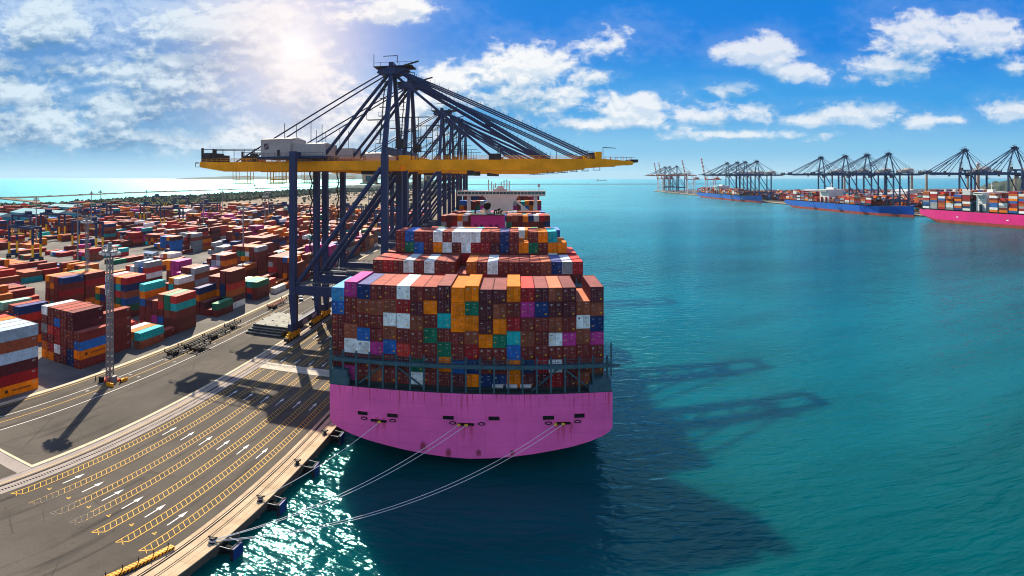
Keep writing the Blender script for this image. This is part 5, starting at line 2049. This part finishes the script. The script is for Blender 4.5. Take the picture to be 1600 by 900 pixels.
def pickup(label, x, y, rz, colm):
    c = thing("parked_car", label, 'car', (x, y, Q + 0.006), rz, 'cars parked near the crane')
    m = MB()
    pr = [(-2.4, 0.45), (-2.4, 1.0), (-0.5, 1.05), (-0.2, 1.72), (1.0, 1.74), (1.55, 1.12), (2.45, 0.98), (2.5, 0.45)]
    n = len(pr)
    vs = [(-0.9, a, z) for a, z in pr] + [(0.9, a, z) for a, z in pr]
    m.add(vs, [tuple(range(n - 1, -1, -1)), tuple(range(n, 2 * n))] + [(k, (k + 1) % n, n + (k + 1) % n, n + k) for k in range(n)])
    m.build("body", colm, c)
    for y0 in (-1.5, 1.55):
        m = MB()
        for sx in (-0.92, 0.78):
            m.tube((sx, y0, 0.36), (sx + 0.16, y0, 0.36), 0.36, 12)
        m.build_each("wheel", TYRE, c)
    m = MB()
    for sx in (-0.915, 0.905):
        m.box(sx, sx + 0.01, -0.25, 0.95, 1.12, 1.6)
    m.add([(-0.8, 1.06, 1.68), (0.8, 1.06, 1.68), (0.8, 1.50, 1.2), (-0.8, 1.50, 1.2)], [(0, 1, 2, 3)])
    m.add([(-0.8, -0.47, 1.14), (0.8, -0.47, 1.14), (0.8, -0.24, 1.66), (-0.8, -0.24, 1.66)], [(0, 1, 2, 3)])
    m.build("window", GLASS, c)
    for sx in (-0.85, 0.5):
        m = MB()
        m.box(sx, sx + 0.35, 2.5, 2.53, 0.7, 0.9)
        m.build("headlight", LAMPM, c)
    return c


pickup("grey pickup parked beyond the near crane's landside leg", -89.2, 221.5, R(25), GREYM)
pickup("white car parked farther beyond the near crane's landside legs", -84.5, 226.0, R(10), WHITE)

# ship hatch covers stacked on the apron
HATCH = paint("weathered_hatch_paint", (0.30, 0.30, 0.27), rough=0.75, dirt=0.4, scale=0.35, rust=0.15)
HDARK = paint("hatch_underside_paint", (0.045, 0.05, 0.05), rough=0.7, dirt=0.3)
for i, (xo, yo, lab) in enumerate(((-0.9, -1.2, "steel hatch cover at the bottom of the pile behind the crane leg"), (-0.7, -0.2, "steel hatch cover second from the bottom of the pile"),
                                   (0.6, 0.0, "steel hatch cover second from the top of the pile"), (0.9, 0.6, "pale weathered steel hatch cover on top of the pile by the crane leg"))):
    z = Q + 0.006 + i * 0.86
    h = thing("hatch_cover", lab, 'hatch cover', (-79.0 + xo, 175.5 + yo, z), 0, 'hatch covers piled by the crane')
    m = MB()
    m.box(-6.3, 6.3, -9.2, 9.2, 0.50, 0.70, 0)
    for s_ in (-6.3, 6.05):
        m.box(s_, s_ + 0.25, -9.2, 9.2, 0.1, 0.499, 1)
    for s_ in (-9.2, 8.95):
        m.box(-6.05, 6.05, s_, s_ + 0.25, 0.1, 0.499, 1)
    for k in range(5):
        m.box(-6.05, 6.05, -6.5 + k * 3.2, -6.2 + k * 3.2, 0.15, 0.499, 1)
    m.build("plate", [HATCH, HDARK], h)
    m = MB()
    for x in (-5.8, -2.0, 2.0, 5.8):
        for y in (-8.4, -2.8, 2.8, 8.4):
            m.box(x - 0.25, x + 0.25, y - 0.25, y + 0.25, 0.70, 0.86)
    m.build_each("pad", HDARK, h)

# empty racks lying between the yard stacks
rk = thing("steel_rack", "pale lattice steel racks lying on the ground between the striped stack and the trailers' stack", 'rack', (-118.5, 158.0, 2.475))
m = MB()
for k in range(14):
    m.beam((-1.2, k * 0.95 - 6.3, 0.0), (-1.2, k * 0.95 - 6.3, 1.5), 0.1, 0.1)
    m.beam((1.2, k * 0.95 - 6.3, 0.0), (1.2, k * 0.95 - 6.3, 1.5), 0.1, 0.1)
    m.beam((-1.2, k * 0.95 - 6.3, 1.5), (1.2, k * 0.95 - 6.3, 1.5), 0.1, 0.1)
for x in (-1.2, 1.2):
    m.beam((x, -6.4, 1.5), (x, 6.2, 1.5), 0.14, 0.14)
    m.beam((x, -6.4, 0.1), (x, 6.2, 0.1), 0.14, 0.14)
m.build("frame", MAST, rk)

# ------------------------------------------------------------------ buildings
TEAL = paint("teal_cladding", (0.02, 0.30, 0.40), rough=0.6, dirt=0.2, scale=0.1)
TROOF = paint("pale_teal_roof", (0.22, 0.42, 0.46), rough=0.6, dirt=0.2, scale=0.1)
PALE = paint("pale_render", (0.60, 0.60, 0.58), rough=0.8, dirt=0.2, scale=0.2)


def shed(name, label, x, y, w, d, h, wallm, roofm, rz=0, nwin=6, group=None):
    s = thing(name, label, 'building', (x, y, 2.46), rz, group)
    m = MB()
    m.box(-w / 2, w / 2, -d / 2, d / 2, 0, h)
    m.build("wall", wallm, s)
    m = MB()
    e = 0.6
    r = h + min(w, d) * 0.10
    if d > w:
        m.add([(-w / 2 - e, -d / 2 - e, h + 0.01), (w / 2 + e, -d / 2 - e, h + 0.01), (w / 2 + e, d / 2 + e, h + 0.01), (-w / 2 - e, d / 2 + e, h + 0.01), (0, -d / 2 - e, r), (0, d / 2 + e, r)],
              [(0, 1, 4), (1, 2, 5, 4), (2, 3, 5), (3, 0, 4, 5), (3, 2, 1, 0)])
    else:
        m.add([(-w / 2 - e, -d / 2 - e, h + 0.01), (w / 2 + e, -d / 2 - e, h + 0.01), (w / 2 + e, d / 2 + e, h + 0.01), (-w / 2 - e, d / 2 + e, h + 0.01), (-w / 2 - e, 0, r), (w / 2 + e, 0, r)],
              [(0, 1, 5, 4), (1, 2, 5), (2, 3, 4, 5), (3, 0, 4), (3, 2, 1, 0)])
    m.build("roof", roofm, s)
    m = MB()
    for k in range(nwin):
        x0 = -w / 2 + (k + 0.25) * w / nwin
        m.box(x0, x0 + w / nwin * 0.5, -d / 2 - 0.05, -d / 2 - 0.01, h * 0.62, h * 0.82)
        y0 = -d / 2 + (k + 0.25) * d / nwin
        m.box(w / 2 + 0.01, w / 2 + 0.05, y0, y0 + d / nwin * 0.5, h * 0.62, h * 0.82)
    m.build("window", GLASS, s)
    m = MB()
    m.box(-w * 0.12, w * 0.12, -d / 2 - 0.08, -d / 2 - 0.02, 0, h * 0.5)
    m.build("door", DECKM, s)
    return s


shed("warehouse", "long teal warehouse behind the left gantry cranes, nearest the left edge", -452, 330, 60, 34, 15, TEAL, TROOF)
shed("warehouse", "teal warehouse with pale roof behind the far-left gantries, second from the left", -468, 418, 70, 40, 13, TEAL, TROOF)
shed("warehouse", "teal block standing highest beside the mangrove belt", -520, 505, 44, 28, 15, TEAL, TROOF)
shed("warehouse", "white-roofed low building between the teal sheds", -505, 445, 60, 16, 11, PALE, WHITE)
shed("warehouse", "low pale warehouse in the mid yard before the mangroves", -420, 610, 46, 26, 9, PALE, WHITE)
shed("site_office", "small white yard office right of the grey-topped stacks", -171, 306, 9.5, 7, 5.5, WHITE, WGREY, 0, 3)
shed("gate_canopy", "blue-roofed small booth in the white opening of the left yard", -215, 283, 7, 7, 5, WGREY, paint("blue_roof_paint", (0.03, 0.16, 0.42)), 0, 2)
for i, (x, y, w, d, h) in enumerate(((700, 1180, 60, 30, 20), (760, 960, 70, 30, 16), (900, 860, 90, 40, 22), (980, 700, 80, 40, 26), (880, 1050, 50, 60, 18), (1050, 640, 60, 60, 30))):
    shed("far_warehouse", "pale warehouse beyond the far container yard, %s from the left" % ORD[[0, 1, 3, 4, 2, 5][i]], x, y, w, d, h, PALE, WGREY, 0, 5, 'pale warehouses beyond the far quay')

SILO = paint("buff_tower_concrete", (0.34, 0.27, 0.21), rough=0.8, dirt=0.25, scale=0.1)
for i, (x, y, h, r) in enumerate(((1075, 1255, 64, 8), (1120, 1240, 66, 8), (1225, 1170, 72, 7), (860, 1290, 62, 6), (1010, 930, 84, 9), (1180, 950, 60, 9))):
    s = thing("chimney", "tall buff chimney tower on the skyline behind the far quay cranes, %s from the left" % ORD[(1, 2, 3, 0, 5, 4)[i]], 'chimney', (x, y, 2.46), 0, 'chimney towers behind the far quay')
    m = MB()
    m.tube((0, 0, 0), (0, 0, h), r * 0.6, 12, 0, r * 0.42)
    m.build("shaft", SILO, s)
    m = MB()
    m.tube((0, 0, h), (0, 0, h + 3), r * 0.55, 12, 0, r * 0.5)
    m.build("crown", PALE, s)

# ------------------------------------------------------------------ breakwater, hills, mangroves
ROCK = paint("breakwater_rock", (0.085, 0.075, 0.065), rough=0.9, dirt=0.4, scale=0.1)
bwp = [(-1700, 560), (-1115, 850), (-1200, 1450), (-1160, 2020), (-970, 3360), (-600, 3900), (300, 4050), (900, 3980), (1500, 3900)]
m = MB()
rb = random.Random(4)
for (a, c) in zip(bwp[:-1], bwp[1:]):
    A, B = Vector((a[0], a[1], 0)), Vector((c[0], c[1], 0))
    L = (B - A).length
    n = int(L / 18)
    dv = (B - A).normalized()
    nv = Vector((-dv.y, dv.x, 0))
    for k in range(n):
        p0, p1 = A.lerp(B, k / n), A.lerp(B, (k + 1) / n)
        h_ = 3.6 + rb.uniform(-0.5, 0.9)
        vs = [p0 - nv * 9 + Vector((0, 0, -1)), p0 + nv * 9 + Vector((0, 0, -1)), p1 + nv * 9 + Vector((0, 0, -1)), p1 - nv * 9 + Vector((0, 0, -1)),
              p0 - nv * 2.5 + Vector((0, 0, h_)), p0 + nv * 2.5 + Vector((0, 0, h_)), p1 + nv * 2.5 + Vector((0, 0, h_)), p1 - nv * 2.5 + Vector((0, 0, h_))]
        m.add(vs, [(4, 5, 6, 7), (0, 1, 5, 4), (1, 2, 6, 5), (2, 3, 7, 6), (3, 0, 4, 7)])
tag(m.build("breakwater", ROCK), kind='structure')

HILL = paint("hazy_hill_green", (0.06, 0.08, 0.06), rough=0.9, dirt=0.4, scale=0.004)


def ridge(name, pts, depth, seed, mat):
    r = random.Random(seed)
    m = MB()
    n = 60
    rows = 7
    vs, fs = [], []
    for i in range(n + 1):
        f = i / n * (len(pts) - 1)
        k = min(int(f), len(pts) - 2)
        a, b_ = pts[k], pts[k + 1]
        q = f - k
        x, y = a[0] + (b_[0] - a[0]) * q, a[1] + (b_[1] - a[1]) * q
        h = a[2] + (b_[2] - a[2]) * (q * q * (3 - 2 * q))
        d = Vector((x, y, 0)).normalized()
        for j in range(rows):
            s_ = j / (rows - 1)
            hh = h * math.sin(PI * s_) ** 0.8 * (1 + r.uniform(-0.13, 0.13)) if 0 < j < rows - 1 else -2
            vs.append((x + d.x * depth * s_, y + d.y * depth * s_, hh))
    for i in range(n):
        for j in range(rows - 1):
            a = i * rows + j
            fs.append((a, a + rows, a + rows + 1, a + 1))
    m.add(vs, fs)
    return tag(m.build(name, mat), kind='structure')


ridge("hills", [(-6800, 9200, 0), (-5900, 9600, 45), (-5200, 9900, 75), (-4700, 10000, 55), (-4000, 10200, 95), (-3300, 10300, 120), (-2600, 10600, 70), (-1900, 10800, 40), (-1500, 10900, 0)], 900, 3, HILL)
ridge("hills", [(1250, 1240, 0), (1400, 1180, 40), (1600, 1130, 92), (1750, 1080, 70), (1900, 1000, 105), (2100, 900, 120), (2300, 700, 80), (2500, 500, 0)], 330, 5, HILL)
ridge("hills", [(-790, 1900, 0), (-640, 2200, 18), (-500, 2330, 30), (-400, 2420, 38), (-300, 2480, 26), (-240, 2300, 12), (-200, 2150, 0)], 160, 8, HILL)

LEAFM = paint("mangrove_foliage", (0.045, 0.062, 0.028), rough=0.8, dirt=0.5, scale=0.05)
m = MB()
rt = random.Random(21)


def clump(x, y, z, r):
    vs = []
    for (a, b_, c) in ((1, 0, 0), (-1, 0, 0), (0, 1, 0), (0, -1, 0), (0, 0, 1), (0, 0, -0.7), (0.6, 0.6, 0.5), (-0.6, 0.6, 0.45), (-0.6, -0.6, 0.5), (0.6, -0.6, 0.4)):
        k = r * rt.uniform(0.7, 1.2)
        vs.append((x + a * k, y + b_ * k, z + c * k))
    m.add(vs, [(0, 6, 4), (6, 2, 4), (2, 7, 4), (7, 1, 4), (1, 8, 4), (8, 3, 4), (3, 9, 4), (9, 0, 4), (0, 2, 6), (2, 1, 7), (1, 3, 8), (3, 0, 9), (0, 3, 5), (3, 1, 5), (1, 2, 5), (2, 0, 5)])


belt = [(-1000, 360), (-760, 540), (-665, 566), (-720, 700), (-733, 800), (-738, 980), (-735, 1240), (-730, 1500), (-715, 1800), (-640, 2050)]
for (a, c) in zip(belt[:-1], belt[1:]):
    L = math.hypot(c[0] - a[0], c[1] - a[1])
    n = int(L / 0.42)
    for k in range(n):
        f = rt.random()
        x, y = a[0] + (c[0] - a[0]) * f, a[1] + (c[1] - a[1]) * f
        w_ = (rt.random() ** 1.4) * (150 if y > 640 else 60)
        s_ = rt.uniform(0.6, 1.5)
        clump(x + w_ + rt.uniform(-6, 6), y - w_ * 0.25 + rt.uniform(-6, 6), 2.4 + 3.6 * s_, 5.0 * s_)
for k in range(1500):
    y = rt.uniform(820, 2200)
    x = rt.uniform(-640, -150 - (y - 900) * 0.08)
    s_ = rt.uniform(0.3, 0.9)
    if rt.random() < 0.35 or y > 1500:
        clump(x, y, 2.4 + 2 * s_, 4.5 * s_)
mg = m.build("mangrove_belt", LEAFM)
tag(mg, "dark green mangrove and scrub belt along the shore beyond the container yard", 'mangroves', None, 'stuff')

# ------------------------------------------------------------------ sea haze
m = MB()
m.box(-FAR - 60, FAR + 60, -FAR - 60, FAR + 60, -4.2, 175.0)
hm = bpy.data.materials.new("haze_air")
hm.use_nodes = True
ht = hm.node_tree
ht.nodes.clear()
ho = ht.nodes.new('ShaderNodeOutputMaterial')
pv = ht.nodes.new('ShaderNodeVolumePrincipled')
pv.inputs['Color'].default_value = (0.55, 0.82, 1.0, 1)
pv.inputs['Density'].default_value = 0.000024
pv.inputs['Anisotropy'].default_value = 0.35
ht.links.new(pv.outputs[0], ho.inputs['Volume'])
tag(m.build("haze", hm), "pale sea haze", 'haze', None, 'stuff')

# parts too fine to pick apart stay joined, as stuff
for o in bpy.data.objects:
    if o.parent is not None and o.name.split('.')[0] in ('guard_rail', 'stair', 'access_ladder', 'boom_fitting', 'tail_machinery', 'apex_platform', 'door_and_rail',
                                                         'locking_rods', 'radar_mast', 'window', 'hatch_cover', 'rail_wire', 'louvre', 'fore_stay', 'service_cage', 'flange', 'floodlight', 'portal_frame', 'corner_post'):
        if o.parent.get('category') != 'hatch cover' and o.get('category') is None:
            o['kind'] = 'stuff'
